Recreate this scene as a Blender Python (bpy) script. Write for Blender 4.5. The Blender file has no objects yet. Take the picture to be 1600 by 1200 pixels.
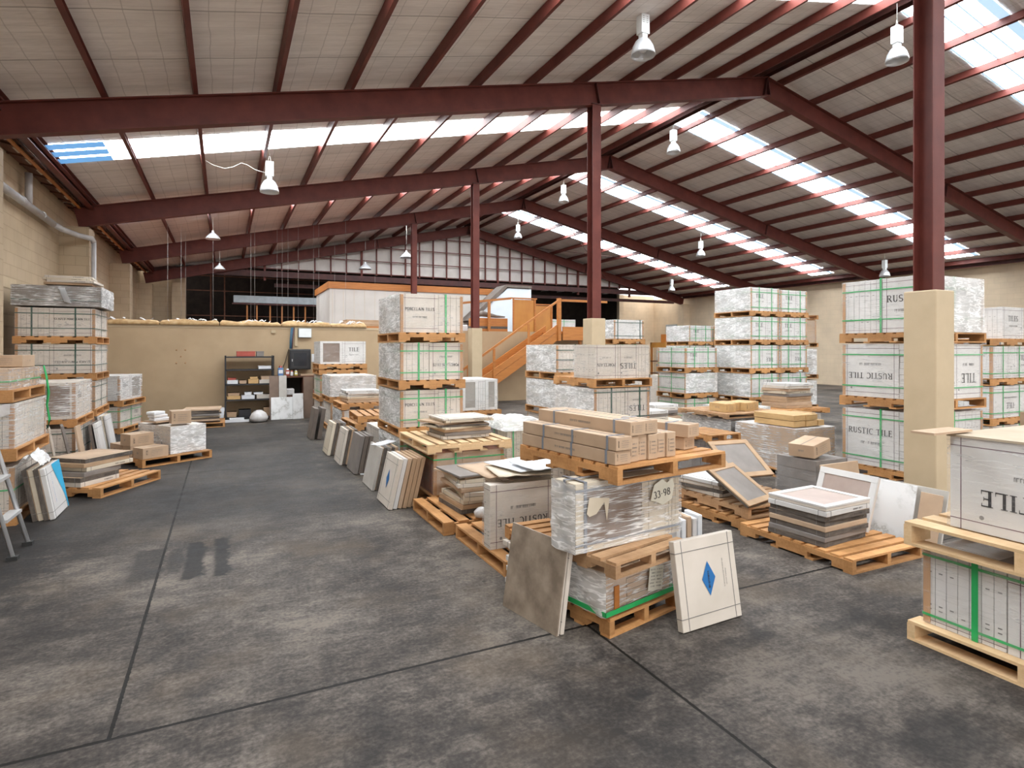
import bpy, math, random
from mathutils import Matrix, Vector, noise
random.seed(7)
SC = bpy.context.scene
COL = SC.collection
R = math.radians

# ---------------------------------------------------------------- camera, light, exposure
cam_d = bpy.data.cameras.new('camera')
cam = bpy.data.objects.new('camera', cam_d)
COL.objects.link(cam)
cam.location = (0.0, 0.0, 1.65)
cam.rotation_euler = (R(90), 0, R(-25.8))
cam_d.sensor_width = 36.0
cam_d.lens = 929.0 / 1600.0 * 36.0
cam_d.shift_y = -55.0 / 1600.0
cam_d.clip_end = 200
SC.camera = cam

SC.view_settings.view_transform = 'Standard'
SC.view_settings.look = 'None'
SC.view_settings.gamma = 1.0
SC.view_settings.use_curve_mapping = False
SC.view_settings.exposure = 0.5

world = bpy.data.worlds.new('world')
SC.world = world
world.use_nodes = True
wn = world.node_tree
wn.nodes['Background'].inputs[0].default_value = (1.0, 0.965, 0.93, 1)
wn.nodes['Background'].inputs[1].default_value = 2.4
SKYLIGHT = 13.0          # daylight coming through the translucent roof sheets

# ---------------------------------------------------------------- materials
MATS = {}
def newmat(name):
    m = bpy.data.materials.new(name)
    m.use_nodes = True
    MATS[name] = m
    nt = m.node_tree
    return m, nt, nt.nodes['Principled BSDF']

def N(nt, typ, **kw):
    n = nt.nodes.new(typ)
    for k, v in kw.items():
        setattr(n, k, v)
    return n

def coords(nt, scale=(1, 1, 1), kind='Object', rot=(0, 0, 0)):
    tc = N(nt, 'ShaderNodeTexCoord')
    mp = N(nt, 'ShaderNodeMapping')
    mp.inputs['Scale'].default_value = scale
    mp.inputs['Rotation'].default_value = rot
    nt.links.new(tc.outputs[kind], mp.inputs['Vector'])
    return mp.outputs[0]

def noise_tex(nt, vec, scale, detail=3, rough=0.55):
    n = N(nt, 'ShaderNodeTexNoise')
    n.inputs['Scale'].default_value = scale
    n.inputs['Detail'].default_value = detail
    n.inputs['Roughness'].default_value = rough
    if vec is not None:
        nt.links.new(vec, n.inputs['Vector'])
    return n.outputs['Fac']

def ramp(nt, fac, stops):
    r = N(nt, 'ShaderNodeValToRGB')
    els = r.color_ramp.elements
    while len(els) < len(stops):
        els.new(0.5)
    for e, (p, c) in zip(els, stops):
        e.position = p
        e.color = (c[0], c[1], c[2], 1) if not isinstance(c, (int, float)) else (c, c, c, 1)
    nt.links.new(fac, r.inputs[0])
    return r.outputs[0]

def mathn(nt, op, a, b=None, c=None):
    m = N(nt, 'ShaderNodeMath', operation=op)
    for i, v in enumerate((a, b, c)):
        if v is None:
            continue
        if isinstance(v, (int, float)):
            m.inputs[i].default_value = v
        else:
            nt.links.new(v, m.inputs[i])
    return m.outputs[0]

def mixc(nt, fac, a, b, mode='MIX'):
    m = N(nt, 'ShaderNodeMix', data_type='RGBA', blend_type=mode)
    for sock, v in ((m.inputs[0], fac), (m.inputs[6], a), (m.inputs[7], b)):
        if isinstance(v, (int, float)):
            sock.default_value = v
        elif isinstance(v, tuple):
            sock.default_value = (v[0], v[1], v[2], 1)
        else:
            nt.links.new(v, sock)
    return m.outputs[2]

def bump(nt, bsdf, h, strength=0.3, dist=0.01):
    b = N(nt, 'ShaderNodeBump')
    b.inputs['Strength'].default_value = strength
    b.inputs['Distance'].default_value = dist
    nt.links.new(h, b.inputs['Height'])
    nt.links.new(b.outputs[0], bsdf.inputs['Normal'])

def simple(name, c1, c2=None, scale=6.0, rough=0.7, metal=0.0, stretch=(1, 1, 1), bmp=0.0, spec=None, stops=(0.35, 0.7)):
    m, nt, b = newmat(name)
    c2 = c2 or tuple(v * 0.82 for v in c1)
    vec = coords(nt, stretch)
    f = noise_tex(nt, vec, scale, 4)
    col = ramp(nt, f, [(stops[0], c2), (stops[1], c1)])
    nt.links.new(col, b.inputs['Base Color'])
    b.inputs['Roughness'].default_value = rough
    b.inputs['Metallic'].default_value = metal
    if spec is not None:
        b.inputs['Specular IOR Level'].default_value = spec
    if bmp:
        bump(nt, b, f, bmp, 0.01)
    return m

simple('steel_paint', (0.155, 0.040, 0.030), (0.105, 0.027, 0.021), 3.0, 0.5, bmp=0.05, spec=0.25)
simple('steel_dark', (0.085, 0.022, 0.018), (0.05, 0.014, 0.012), 4.0, 0.6)
simple('block_dirty', (0.5, 0.4, 0.27))
simple('carton_white', (0.66, 0.59, 0.52), (0.56, 0.50, 0.43), 2.5, 0.6, stretch=(1, 1, 1.5))
simple('carton_bright', (0.68, 0.66, 0.64), (0.58, 0.56, 0.54), 2.5, 0.5)
simple('carton_cream', (0.66, 0.58, 0.46), (0.55, 0.47, 0.36), 2.5, 0.65)
simple('carton_brown', (0.46, 0.31, 0.19), (0.36, 0.235, 0.14), 5.0, 0.75, stretch=(1, 1, 3))
simple('carton_yellow', (0.62, 0.40, 0.18), (0.50, 0.31, 0.13), 5.0, 0.7, stretch=(1, 1, 3))
simple('carton_kraft', (0.52, 0.37, 0.25), (0.42, 0.29, 0.19), 3.0, 0.7)
simple('lid_cream', (0.46, 0.38, 0.28), (0.39, 0.31, 0.22), 3, 0.7)
simple('carton_gap', (0.30, 0.25, 0.20), (0.2, 0.16, 0.12), 8, 0.9)
simple('carton_red', (0.36, 0.16, 0.09), (0.26, 0.10, 0.06), 6.0, 0.6)
simple('corner_board', (0.48, 0.27, 0.13), (0.38, 0.2, 0.09), 5, 0.75)
simple('panel_brown', (0.23, 0.155, 0.115), (0.17, 0.115, 0.085), 3, 0.5)
simple('panel_grey', (0.33, 0.30, 0.26), (0.27, 0.24, 0.21), 3, 0.5)
simple('ink_purple', (0.12, 0.05, 0.07), rough=0.8)
simple('ink_black', (0.035, 0.03, 0.03), rough=0.8)
simple('ink_grey', (0.2, 0.19, 0.18), rough=0.8)
simple('ink_blue', (0.02, 0.16, 0.42), (0.015, 0.13, 0.36), 5, 0.6)
simple('sky_blue_print', (0.02, 0.42, 0.68), (0.015, 0.36, 0.62), 5, 0.5)
simple('strap_green', (0.03, 0.42, 0.12), (0.02, 0.33, 0.09), 8, 0.35)
simple('strap_dark', (0.03, 0.10, 0.06), (0.02, 0.06, 0.05), 8, 0.4)
simple('strap_grey', (0.22, 0.24, 0.28), rough=0.4)
simple('paper_white', (0.74, 0.75, 0.77), (0.66, 0.67, 0.69), 4, 0.55)
simple('paper_note', (0.78, 0.76, 0.66), (0.7, 0.68, 0.58), 9, 0.6)
simple('timber_orange', (0.52, 0.20, 0.045), (0.40, 0.14, 0.03), 4, 0.5, stretch=(0.6, 6, 8))
simple('plywood', (0.56, 0.26, 0.055), (0.46, 0.19, 0.04), 2.5, 0.45, stretch=(1, 1, 0.6))
simple('timber_dark', (0.16, 0.055, 0.025), (0.08, 0.03, 0.015), 6, 0.7)
simple('void_board', (0.045, 0.032, 0.025), (0.025, 0.018, 0.015), 3, 0.9)  # near-black tone carries the rear bay's deep shade in the board colour
simple('alu', (0.66, 0.66, 0.66), (0.56, 0.56, 0.56), 6, 0.35, metal=0.4)
simple('alu_lamp', (0.74, 0.76, 0.79), (0.66, 0.68, 0.71), 4, 0.32, metal=0.55)
simple('white_metal', (0.78, 0.80, 0.80), (0.72, 0.74, 0.74), 4, 0.4)
simple('pvc_pipe', (0.52, 0.50, 0.49), (0.42, 0.40, 0.39), 5, 0.35)
simple('black_metal', (0.025, 0.025, 0.028), (0.015, 0.015, 0.017), 5, 0.4)
simple('dark_glass', (0.03, 0.033, 0.04), rough=0.1)
simple('tile_stone', (0.33, 0.265, 0.205), (0.175, 0.135, 0.10), 6.0, 0.4, stops=(0.36, 0.62))
simple('tile_pink', (0.44, 0.345, 0.30), (0.37, 0.28, 0.24), 5, 0.45)
simple('tile_grey', (0.25, 0.22, 0.20), (0.19, 0.165, 0.15), 5, 0.5)
simple('tile_pale', (0.55, 0.52, 0.48), (0.45, 0.42, 0.38), 5, 0.4)
simple('tile_dark', (0.17, 0.135, 0.11), (0.12, 0.095, 0.08), 6, 0.55)
simple('edge_dark', (0.14, 0.115, 0.095), (0.08, 0.065, 0.055), 12, 0.8, stretch=(1, 1, 4))
simple('insulation_batt', (0.62, 0.44, 0.24), (0.46, 0.28, 0.12), 9, 0.95, bmp=0.6)
simple('foil_white', (0.70, 0.68, 0.68), (0.55, 0.52, 0.50), 9, 0.35, bmp=0.8)
simple('plastic_red', (0.42, 0.075, 0.05), rough=0.4)
simple('plastic_blue', (0.10, 0.22, 0.45), rough=0.4)
simple('plastic_yellow', (0.62, 0.50, 0.06), rough=0.4)
simple('plastic_green', (0.05, 0.72, 0.06), rough=0.5)
simple('cable_blue', (0.03, 0.16, 0.28), rough=0.4)
simple('hut_wall', (0.60, 0.57, 0.53), (0.54, 0.51, 0.47), 2, 0.6)
simple('hut_white', (0.66, 0.72, 0.76), (0.6, 0.66, 0.7), 2, 0.5)
simple('wall_paint', (0.46, 0.335, 0.205), (0.40, 0.285, 0.17), 1.6, 0.7, bmp=0.05)
simple('casing_paint', (0.52, 0.405, 0.265), (0.47, 0.365, 0.235), 3.5, 0.65, bmp=0.08)
simple('cladding', (0.66, 0.61, 0.57), (0.58, 0.53, 0.49), 2.5, 0.6)
simple('grey_blue', (0.42, 0.47, 0.50), rough=0.5)
simple('rubber', (0.03, 0.03, 0.03), rough=0.8)
simple('cord_white', (0.7, 0.68, 0.62), rough=0.6)
simple('wire_thin', (0.42, 0.40, 0.38), rough=0.5)

def wood(name, c1, c2):
    m, nt, b = newmat(name)
    vec = coords(nt, (1, 1, 1))
    f1 = noise_tex(nt, vec, 5, 3)
    v2 = coords(nt, (3, 40, 40))
    v3 = coords(nt, (40, 3, 40))
    f2 = noise_tex(nt, v2, 1.5, 2)
    f3 = noise_tex(nt, v3, 1.5, 2)
    s = mathn(nt, 'ADD', mathn(nt, 'MULTIPLY', f1, 0.5), mathn(nt, 'MULTIPLY', mathn(nt, 'ADD', f2, f3), 0.25))
    col = ramp(nt, s, [(0.36, c2), (0.62, c1)])
    rnd = N(nt, 'ShaderNodeObjectInfo').outputs['Random']
    hsv = N(nt, 'ShaderNodeHueSaturation')
    nt.links.new(mathn(nt, 'MULTIPLY_ADD', rnd, 0.35, 0.82), hsv.inputs['Value'])
    nt.links.new(col, hsv.inputs['Color'])
    nt.links.new(hsv.outputs[0], b.inputs['Base Color'])
    b.inputs['Roughness'].default_value = 0.7
    bump(nt, b, s, 0.25, 0.004)
wood('pallet_wood', (0.54, 0.275, 0.105), (0.35, 0.16, 0.05))
wood('pallet_pale', (0.70, 0.50, 0.29), (0.58, 0.38, 0.20))
wood('pallet_old', (0.46, 0.28, 0.15), (0.31, 0.17, 0.08))

# painted block wall: courses drawn along whichever way the wall runs
def blockmat(name, c1, c2, mort):
    m, nt, b = newmat(name)
    tc = N(nt, 'ShaderNodeTexCoord')
    sp = N(nt, 'ShaderNodeSeparateXYZ')
    nt.links.new(tc.outputs['Object'], sp.inputs[0])
    cb = N(nt, 'ShaderNodeCombineXYZ')
    nt.links.new(mathn(nt, 'ADD', sp.outputs[0], sp.outputs[1]), cb.inputs[0])
    nt.links.new(sp.outputs[2], cb.inputs[1])
    br = N(nt, 'ShaderNodeTexBrick')
    nt.links.new(cb.outputs[0], br.inputs['Vector'])
    br.inputs['Scale'].default_value = 1.0
    br.inputs['Brick Width'].default_value = 0.4
    br.inputs['Row Height'].default_value = 0.2
    br.inputs['Mortar Size'].default_value = 0.006
    br.inputs['Mortar Smooth'].default_value = 0.4
    br.inputs['Color1'].default_value = (*c1, 1)
    br.inputs['Color2'].default_value = (*c2, 1)
    br.inputs['Mortar'].default_value = (*mort, 1)
    f = noise_tex(nt, tc.outputs['Object'], 1.3, 4)
    col = mixc(nt, 0.6, br.outputs['Color'], ramp(nt, f, [(0.3, 0.72), (0.7, 1.0)]), 'MULTIPLY')
    nt.links.new(col, b.inputs['Base Color'])
    b.inputs['Roughness'].default_value = 0.7
    bump(nt, b, mathn(nt, 'SUBTRACT', 1.0, br.outputs['Fac']), 0.35, 0.01)
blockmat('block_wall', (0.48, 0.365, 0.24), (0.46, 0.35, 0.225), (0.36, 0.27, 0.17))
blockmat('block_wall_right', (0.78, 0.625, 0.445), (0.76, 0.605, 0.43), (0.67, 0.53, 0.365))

# roof underside: foil blanket held by wire netting
def ceilmat():
    m, nt, b = newmat('roof_blanket')
    tc = N(nt, 'ShaderNodeTexCoord')
    sp = N(nt, 'ShaderNodeSeparateXYZ')
    nt.links.new(tc.outputs['Object'], sp.inputs[0])
    wob = noise_tex(nt, tc.outputs['Object'], 2.0, 2)
    def lines(sock, period, width, phase=0.0):
        v = mathn(nt, 'ADD', sock, mathn(nt, 'MULTIPLY_ADD', wob, 0.05, phase))
        fr = mathn(nt, 'FRACT', mathn(nt, 'DIVIDE', v, period))
        d = mathn(nt, 'ABSOLUTE', mathn(nt, 'SUBTRACT', fr, 0.5))
        return mathn(nt, 'LESS_THAN', d, width / period / 2)
    lx = lines(sp.outputs[0], 0.27, 0.012)
    ly = lines(sp.outputs[1], 0.15, 0.008)
    seam = lines(sp.outputs[1], 1.2, 0.022, 0.3)
    net = mathn(nt, 'MULTIPLY', mathn(nt, 'MAXIMUM', lx, mathn(nt, 'MULTIPLY', ly, 0.7)), 0.32)
    net = mathn(nt, 'MAXIMUM', net, mathn(nt, 'MULTIPLY', seam, 0.6))
    vs = coords(nt, (0.8, 3.2, 1))
    f = noise_tex(nt, vs, 1.6, 4)
    base = ramp(nt, f, [(0.3, (0.70, 0.645, 0.605)), (0.7, (0.84, 0.785, 0.745))])
    col = mixc(nt, net, base, (0.18, 0.15, 0.13))
    nt.links.new(col, b.inputs['Base Color'])
    b.inputs['Roughness'].default_value = 0.5
    bump(nt, b, noise_tex(nt, coords(nt, (1, 5, 1)), 2.2, 3), 0.35, 0.05)
ceilmat()

# worn concrete floor with sawn joints, tyre-blackened aisle and stains
def floormat():
    m, nt, b = newmat('concrete_floor')
    tc = N(nt, 'ShaderNodeTexCoord')
    P = tc.outputs['Object']
    sp = N(nt, 'ShaderNodeSeparateXYZ')
    nt.links.new(P, sp.inputs[0])
    X, Y = sp.outputs[0], sp.outputs[1]
    n1 = noise_tex(nt, P, 0.75, 6, 0.62)
    n2 = noise_tex(nt, P, 5.5, 6, 0.7)
    n3 = noise_tex(nt, P, 45, 3, 0.6)
    n4 = noise_tex(nt, coords(nt, (2.2, 0.35, 1)), 1.4, 5, 0.65)
    n5 = noise_tex(nt, coords(nt, (3, 9, 1), rot=(0, 0, 0.25)), 2.2, 6, 0.75)
    s = mathn(nt, 'ADD', mathn(nt, 'MULTIPLY', n1, 0.42), mathn(nt, 'MULTIPLY', n2, 0.24))
    s = mathn(nt, 'ADD', s, mathn(nt, 'MULTIPLY', n5, 0.16))
    s = mathn(nt, 'ADD', s, mathn(nt, 'MULTIPLY', n3, 0.18))
    col = ramp(nt, s, [(0.42, (0.028, 0.0240, 0.0215)), (0.475, (0.058, 0.049, 0.043)), (0.515, (0.096, 0.082, 0.071)), (0.57, (0.168, 0.142, 0.120))])
    # warm rusty patches
    wp = ramp(nt, noise_tex(nt, coords(nt, (1, 1, 1)), 1.1, 3), [(0.52, 0.0), (0.68, 0.35)])
    col = mixc(nt, wp, col, (0.13, 0.095, 0.062))
    # tyre black: grows with Y along the driving aisle (X from -2 to 2)
    def sstep(v, a, b_):
        mr = N(nt, 'ShaderNodeMapRange', interpolation_type='SMOOTHSTEP')
        nt.links.new(v, mr.inputs[0])
        mr.inputs[1].default_value = a
        mr.inputs[2].default_value = b_
        mr.inputs[3].default_value = 0
        mr.inputs[4].default_value = 1
        return mr.outputs[0]
    nz = mathn(nt, 'MULTIPLY_ADD', n2, 1.6, -0.8)
    Yn = mathn(nt, 'ADD', Y, nz)
    Xn = mathn(nt, 'ADD', X, mathn(nt, 'MULTIPLY', nz, 0.7))
    tyre = mathn(nt, 'MULTIPLY', sstep(Yn, 5.6, 6.7), mathn(nt, 'SUBTRACT', 1.0, sstep(Yn, 13.0, 15.5)))
    tyre = mathn(nt, 'MULTIPLY', tyre, mathn(nt, 'SUBTRACT', 1.0, sstep(Xn, 1.0, 1.9)))
    tyre = mathn(nt, 'MULTIPLY', tyre, mathn(nt, 'MULTIPLY_ADD', n4, 0.5, 0.5))
    left = mathn(nt, 'MULTIPLY', mathn(nt, 'SUBTRACT', 1.0, sstep(Xn, -1.7, -0.75)), sstep(Yn, 3.6, 4.8))
    tyre = mathn(nt, 'MINIMUM', mathn(nt, 'MULTIPLY', mathn(nt, 'MAXIMUM', tyre, left), 1.0), 0.9)
    # braking marks and oil patches with soft ragged borders
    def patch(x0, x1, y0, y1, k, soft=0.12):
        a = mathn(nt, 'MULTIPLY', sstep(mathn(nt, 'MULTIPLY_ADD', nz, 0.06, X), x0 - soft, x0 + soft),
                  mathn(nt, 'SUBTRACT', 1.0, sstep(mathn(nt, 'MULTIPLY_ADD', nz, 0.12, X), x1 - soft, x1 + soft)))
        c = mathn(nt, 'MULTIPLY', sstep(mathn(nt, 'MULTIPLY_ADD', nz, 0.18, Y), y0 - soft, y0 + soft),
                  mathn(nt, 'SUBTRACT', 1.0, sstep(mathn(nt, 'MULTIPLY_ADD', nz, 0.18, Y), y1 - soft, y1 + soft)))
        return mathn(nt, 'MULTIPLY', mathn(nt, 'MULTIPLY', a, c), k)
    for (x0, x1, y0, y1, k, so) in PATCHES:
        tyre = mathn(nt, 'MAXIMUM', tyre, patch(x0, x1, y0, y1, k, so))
    big = mathn(nt, 'MULTIPLY', mathn(nt, 'SUBTRACT', 1.0, sstep(Yn, 1.7, 3.3)), sstep(Xn, 0.0, 0.6))
    tyre = mathn(nt, 'MAXIMUM', tyre, mathn(nt, 'MULTIPLY', big, 0.28))
    col = mixc(nt, mathn(nt, 'MULTIPLY', tyre, 0.88), col, (0.015, 0.0148, 0.0155))
    # sawn joints
    def near(v, c, w):
        return mathn(nt, 'LESS_THAN', mathn(nt, 'ABSOLUTE', mathn(nt, 'SUBTRACT', mathn(nt, 'MULTIPLY_ADD', n3, 0.012, v), c + 0.006)), w)
    j = mathn(nt, 'MULTIPLY', near(X, -0.44, 0.009), mathn(nt, 'GREATER_THAN', Y, 3.0))
    j = mathn(nt, 'MAXIMUM', j, mathn(nt, 'MULTIPLY', near(X, 1.95, 0.009), mathn(nt, 'LESS_THAN', Y, 3.0)))
    for yy in (3.0, 9.0, -3.0):
        j = mathn(nt, 'MAXIMUM', j, near(Y, yy, 0.010))
    # chips and scratches
    vor = N(nt, 'ShaderNodeTexVoronoi')
    vor.inputs['Scale'].default_value = 1.6
    nt.links.new(P, vor.inputs['Vector'])
    chip = mathn(nt, 'LESS_THAN', vor.outputs['Distance'], 0.03)
    col = mixc(nt, mathn(nt, 'MULTIPLY', chip, 0.7), col, (0.03, 0.028, 0.026))
    col = mixc(nt, mathn(nt, 'MULTIPLY', j, 0.95), col, (0.008, 0.007, 0.006))
    nt.links.new(col, b.inputs['Base Color'])
    nt.links.new(ramp(nt, n2, [(0.3, 0.55), (0.7, 0.75)]), b.inputs['Roughness'])
    b.inputs['Specular IOR Level'].default_value = 0.14
    bump(nt, b, mathn(nt, 'SUBTRACT', n2, j), 0.15, 0.01)
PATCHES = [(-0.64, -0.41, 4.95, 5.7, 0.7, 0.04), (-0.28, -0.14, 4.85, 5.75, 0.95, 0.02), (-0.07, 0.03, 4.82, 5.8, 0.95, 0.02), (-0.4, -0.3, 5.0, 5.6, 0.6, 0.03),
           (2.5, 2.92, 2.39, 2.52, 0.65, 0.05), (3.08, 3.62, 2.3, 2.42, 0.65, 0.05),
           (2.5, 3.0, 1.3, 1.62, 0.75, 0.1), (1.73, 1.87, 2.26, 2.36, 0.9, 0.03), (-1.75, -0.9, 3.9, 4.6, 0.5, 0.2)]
floormat()

# white marble with grey veins
def marble():
    m, nt, b = newmat('marble_white')
    vec = coords(nt, (1.2, 1.2, 1.2), rot=(0.4, 0.5, 0.3))
    f = noise_tex(nt, vec, 2.2, 6, 0.6)
    d = mathn(nt, 'ABSOLUTE', mathn(nt, 'SUBTRACT', f, 0.5))
    col = ramp(nt, d, [(0.0, (0.50, 0.49, 0.47)), (0.02, (0.70, 0.70, 0.69)), (0.08, (0.80, 0.80, 0.80))])
    nt.links.new(col, b.inputs['Base Color'])
    b.inputs['Roughness'].default_value = 0.22
marble()

# stretch film: clear with milky horizontal creases
def film(name, sc, haze, crease, width, bm=0.12):
    m, nt, b = newmat(name)
    out = nt.nodes['Material Output']
    vec = coords(nt, sc)
    f = noise_tex(nt, vec, 1.5, 3, 0.55)
    d = mathn(nt, 'ABSOLUTE', mathn(nt, 'SUBTRACT', f, 0.5))
    line = ramp(nt, d, [(0.0, crease), (width, 0.0)])
    g = noise_tex(nt, coords(nt, (1, 1, 1)), 3.5, 3)
    patch = ramp(nt, g, [(0.38, haze * (0.3 if haze < 0.3 else 0.75)), (0.68, haze * (1.7 if haze < 0.3 else 1.3))])
    fac = mathn(nt, 'MINIMUM', mathn(nt, 'ADD', mathn(nt, 'MULTIPLY', line, ramp(nt, g, [(0.35, 0.35), (0.6, 1.0)])), patch), 0.97)
    b.inputs['Base Color'].default_value = (0.82, 0.81, 0.80, 1)
    b.inputs['Roughness'].default_value = 0.38
    b.inputs['Specular IOR Level'].default_value = 0.35
    if bm: bump(nt, b, f, bm, 0.01)
    tr = N(nt, 'ShaderNodeBsdfTransparent')
    mx = N(nt, 'ShaderNodeMixShader')
    nt.links.new(fac, mx.inputs[0])
    nt.links.new(tr.outputs[0], mx.inputs[1])
    nt.links.new(b.outputs[0], mx.inputs[2])
    nt.links.new(mx.outputs[0], out.inputs['Surface'])
film('film_clear', (1.2, 1.2, 14), 0.09, 0.22, 0.025, 0)
film('film_creased', (1.4, 1.4, 24), 0.18, 0.8, 0.04, 0.2)
film('film_crumpled', (3.2, 3.2, 15), 0.55, 0.65, 0.05, 0.22)

# translucent roof sheet lit by the sky behind it
def skymat(name, col, k):
    m, nt, b = newmat(name)
    b.inputs['Base Color'].default_value = (*col, 1)
    b.inputs['Emission Color'].default_value = (*col, 1)
    b.inputs['Emission Strength'].default_value = k
skymat('skylight_sheet', (0.90, 0.96, 1.0), SKYLIGHT)
skymat('skylight_blue', (0.12, 0.32, 0.62), 0.75)
skymat('skylight_pale', (0.42, 0.60, 0.78), 0.8)

# ---------------------------------------------------------------- mesh helpers
I4 = Matrix.Identity(4)
def T(x, y, z): return Matrix.Translation((x, y, z))
def RX(a): return Matrix.Rotation(R(a), 4, 'X')
def RY(a): return Matrix.Rotation(R(a), 4, 'Y')
def RZ(a): return Matrix.Rotation(R(a), 4, 'Z')

class MB:
    def __init__(s):
        s.v, s.f, s.mi, s.names = [], [], [], []
        s.sm = []
    def mat(s, n):
        if n not in s.names:
            s.names.append(n)
        return s.names.index(n)
    def add(s, vs, fs, m, M=None, smooth=False):
        o = len(s.v)
        k = s.mat(m)
        for p in vs:
            p = Vector(p)
            if M is not None:
                p = M @ p
            s.v.append(p[:])
        for f in fs:
            s.f.append([o + i for i in f])
            s.mi.append(k)
            s.sm.append(smooth)
        return s
    def box(s, x0, x1, y0, y1, z0, z1, m, M=None):
        vs = [(x0, y0, z0), (x1, y0, z0), (x1, y1, z0), (x0, y1, z0), (x0, y0, z1), (x1, y0, z1), (x1, y1, z1), (x0, y1, z1)]
        fs = [(0, 3, 2, 1), (4, 5, 6, 7), (0, 1, 5, 4), (1, 2, 6, 5), (2, 3, 7, 6), (3, 0, 4, 7)]
        return s.add(vs, fs, m, M)
    def prism(s, pts, y0, y1, m, M=None):       # outline in x,z pushed along y
        n = len(pts)
        vs = [(x, y0, z) for x, z in pts] + [(x, y1, z) for x, z in pts]
        fs = [tuple(range(n)), tuple(range(2 * n - 1, n - 1, -1))]
        fs += [(i, i + n, (i + 1) % n + n, (i + 1) % n) for i in range(n)]
        return s.add(vs, fs, m, M)
    def tube(s, pts, r, m, n=8, M=None, caps=True):
        pts = [Vector(p) for p in pts]
        vs, fs = [], []
        for i, p in enumerate(pts):
            a = pts[max(i - 1, 0)]
            b = pts[min(i + 1, len(pts) - 1)]
            d = (b - a).normalized()
            u = d.cross(Vector((0, 0, 1)))
            if u.length < 0.05:
                u = d.cross(Vector((0, 1, 0)))
            u.normalize()
            w = d.cross(u)
            rr = r[i] if isinstance(r, (list, tuple)) else r
            for k in range(n):
                t = 2 * math.pi * k / n
                vs.append(p + u * rr * math.cos(t) + w * rr * math.sin(t))
        for i in range(len(pts) - 1):
            for k in range(n):
                fs.append((i * n + k, i * n + (k + 1) % n, (i + 1) * n + (k + 1) % n, (i + 1) * n + k))
        if caps:
            fs.append(tuple(range(n - 1, -1, -1)))
            fs.append(tuple((len(pts) - 1) * n + k for k in range(n)))
        return s.add(vs, fs, m, M, True)
    def lathe(s, prof, m, n=24, M=None):
        vs, fs = [], []
        for r_, z in prof:
            for k in range(n):
                t = 2 * math.pi * k / n
                vs.append((r_ * math.cos(t), r_ * math.sin(t), z))
        for i in range(len(prof) - 1):
            for k in range(n):
                fs.append((i * n + k, i * n + (k + 1) % n, (i + 1) * n + (k + 1) % n, (i + 1) * n + k))
        return s.add(vs, fs, m, M, True)
    def mesh(s, name):
        me = bpy.data.meshes.new(name)
        me.from_pydata(s.v, [], s.f)
        for n in s.names:
            me.materials.append(MATS[n])
        me.polygons.foreach_set('material_index', s.mi)
        me.polygons.foreach_set('use_smooth', s.sm)
        me.update()
        return me
    def build(s, name, parent=None, M=None, label=None):
        return link(name, s.mesh(name), parent, M, label)

def link(name, me, parent=None, M=None, label=None):
    o = bpy.data.objects.new(name, me)
    COL.objects.link(o)
    if parent is not None:
        o.parent = parent
    if M is not None:
        o.matrix_local = M
    if label:
        o['label'] = label
    return o

def tag(o, label, cat, group=None, kind=None):
    o['label'] = label
    o['category'] = cat
    if group:
        o['group'] = group
    if kind:
        o['kind'] = kind
    return o

def thing(name, label, cat, M=I4, group=None):
    o = bpy.data.objects.new(name, None)
    o.empty_display_size = 0.1
    COL.objects.link(o)
    o.matrix_world = M
    return tag(o, label, cat, group)

def struct(name, mb, M=None, label=None, cat=None):
    o = mb.build(name, None, M)
    o['kind'] = 'structure'
    if label:
        o['label'] = label
    if cat:
        o['category'] = cat
    return o

def bevel(o, w=0.004, seg=2):
    b = o.modifiers.new('bevel', 'BEVEL')
    b.width = w
    b.segments = seg
    b.limit_method = 'ANGLE'
    return o

def nth(i):
    u = ['', 'first', 'second', 'third', 'fourth', 'fifth', 'sixth', 'seventh', 'eighth', 'ninth']
    n = i + 1
    if n <= 14: return ORD[i]
    if n < 20: return {15: 'fifteenth', 16: 'sixteenth', 17: 'seventeenth', 18: 'eighteenth', 19: 'nineteenth'}[n]
    d, r_ = divmod(n, 10)
    return ({2: 'twentieth', 3: 'thirtieth'}[d] if r_ == 0 else {2: 'twenty-', 3: 'thirty-'}[d] + u[r_])
ORD = ['first', 'second', 'third', 'fourth', 'fifth', 'sixth', 'seventh', 'eighth', 'ninth', 'tenth', 'eleventh', 'twelfth', 'thirteenth', 'fourteenth']

# ---------------------------------------------------------------- printed lettering (serif strokes)
def ribbon(pts, ws):
    out = []
    for i in range(len(pts) - 1):
        (x0, y0), (x1, y1) = pts[i], pts[i + 1]
        dx, dy = x1 - x0, y1 - y0
        L = math.hypot(dx, dy) or 1
        nx, ny = -dy / L, dx / L
        a, b = ws[i] / 2, ws[i + 1] / 2
        out.append([(x0 + nx * a, y0 + ny * a), (x0 - nx * a, y0 - ny * a), (x1 - nx * b, y1 - ny * b), (x1 + nx * b, y1 + ny * b)])
    return out
def arc(cx, cy, rx, ry, a0, a1, n=9):
    return [(cx + rx * math.cos(R(a0 + (a1 - a0) * i / n)), cy + ry * math.sin(R(a0 + (a1 - a0) * i / n))) for i in range(n + 1)]
TK, TN = 0.17, 0.08
def bold(on):
    global TK, TN
    TK, TN = (0.25, 0.15) if on else (0.17, 0.08)
def vbar(x, w=TK, serif=True, top=True, bot=True):
    q = ribbon([(x, 0), (x, 1)], [w, w])
    if serif:
        if bot: q += ribbon([(x - w / 2 - .09, .025), (x + w / 2 + .09, .025)], [.05, .05])
        if top: q += ribbon([(x - w / 2 - .09, .975), (x + w / 2 + .09, .975)], [.05, .05])
    return q
def hb(x0, x1, y, w=TN): return ribbon([(x0, y), (x1, y)], [w, w])
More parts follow.
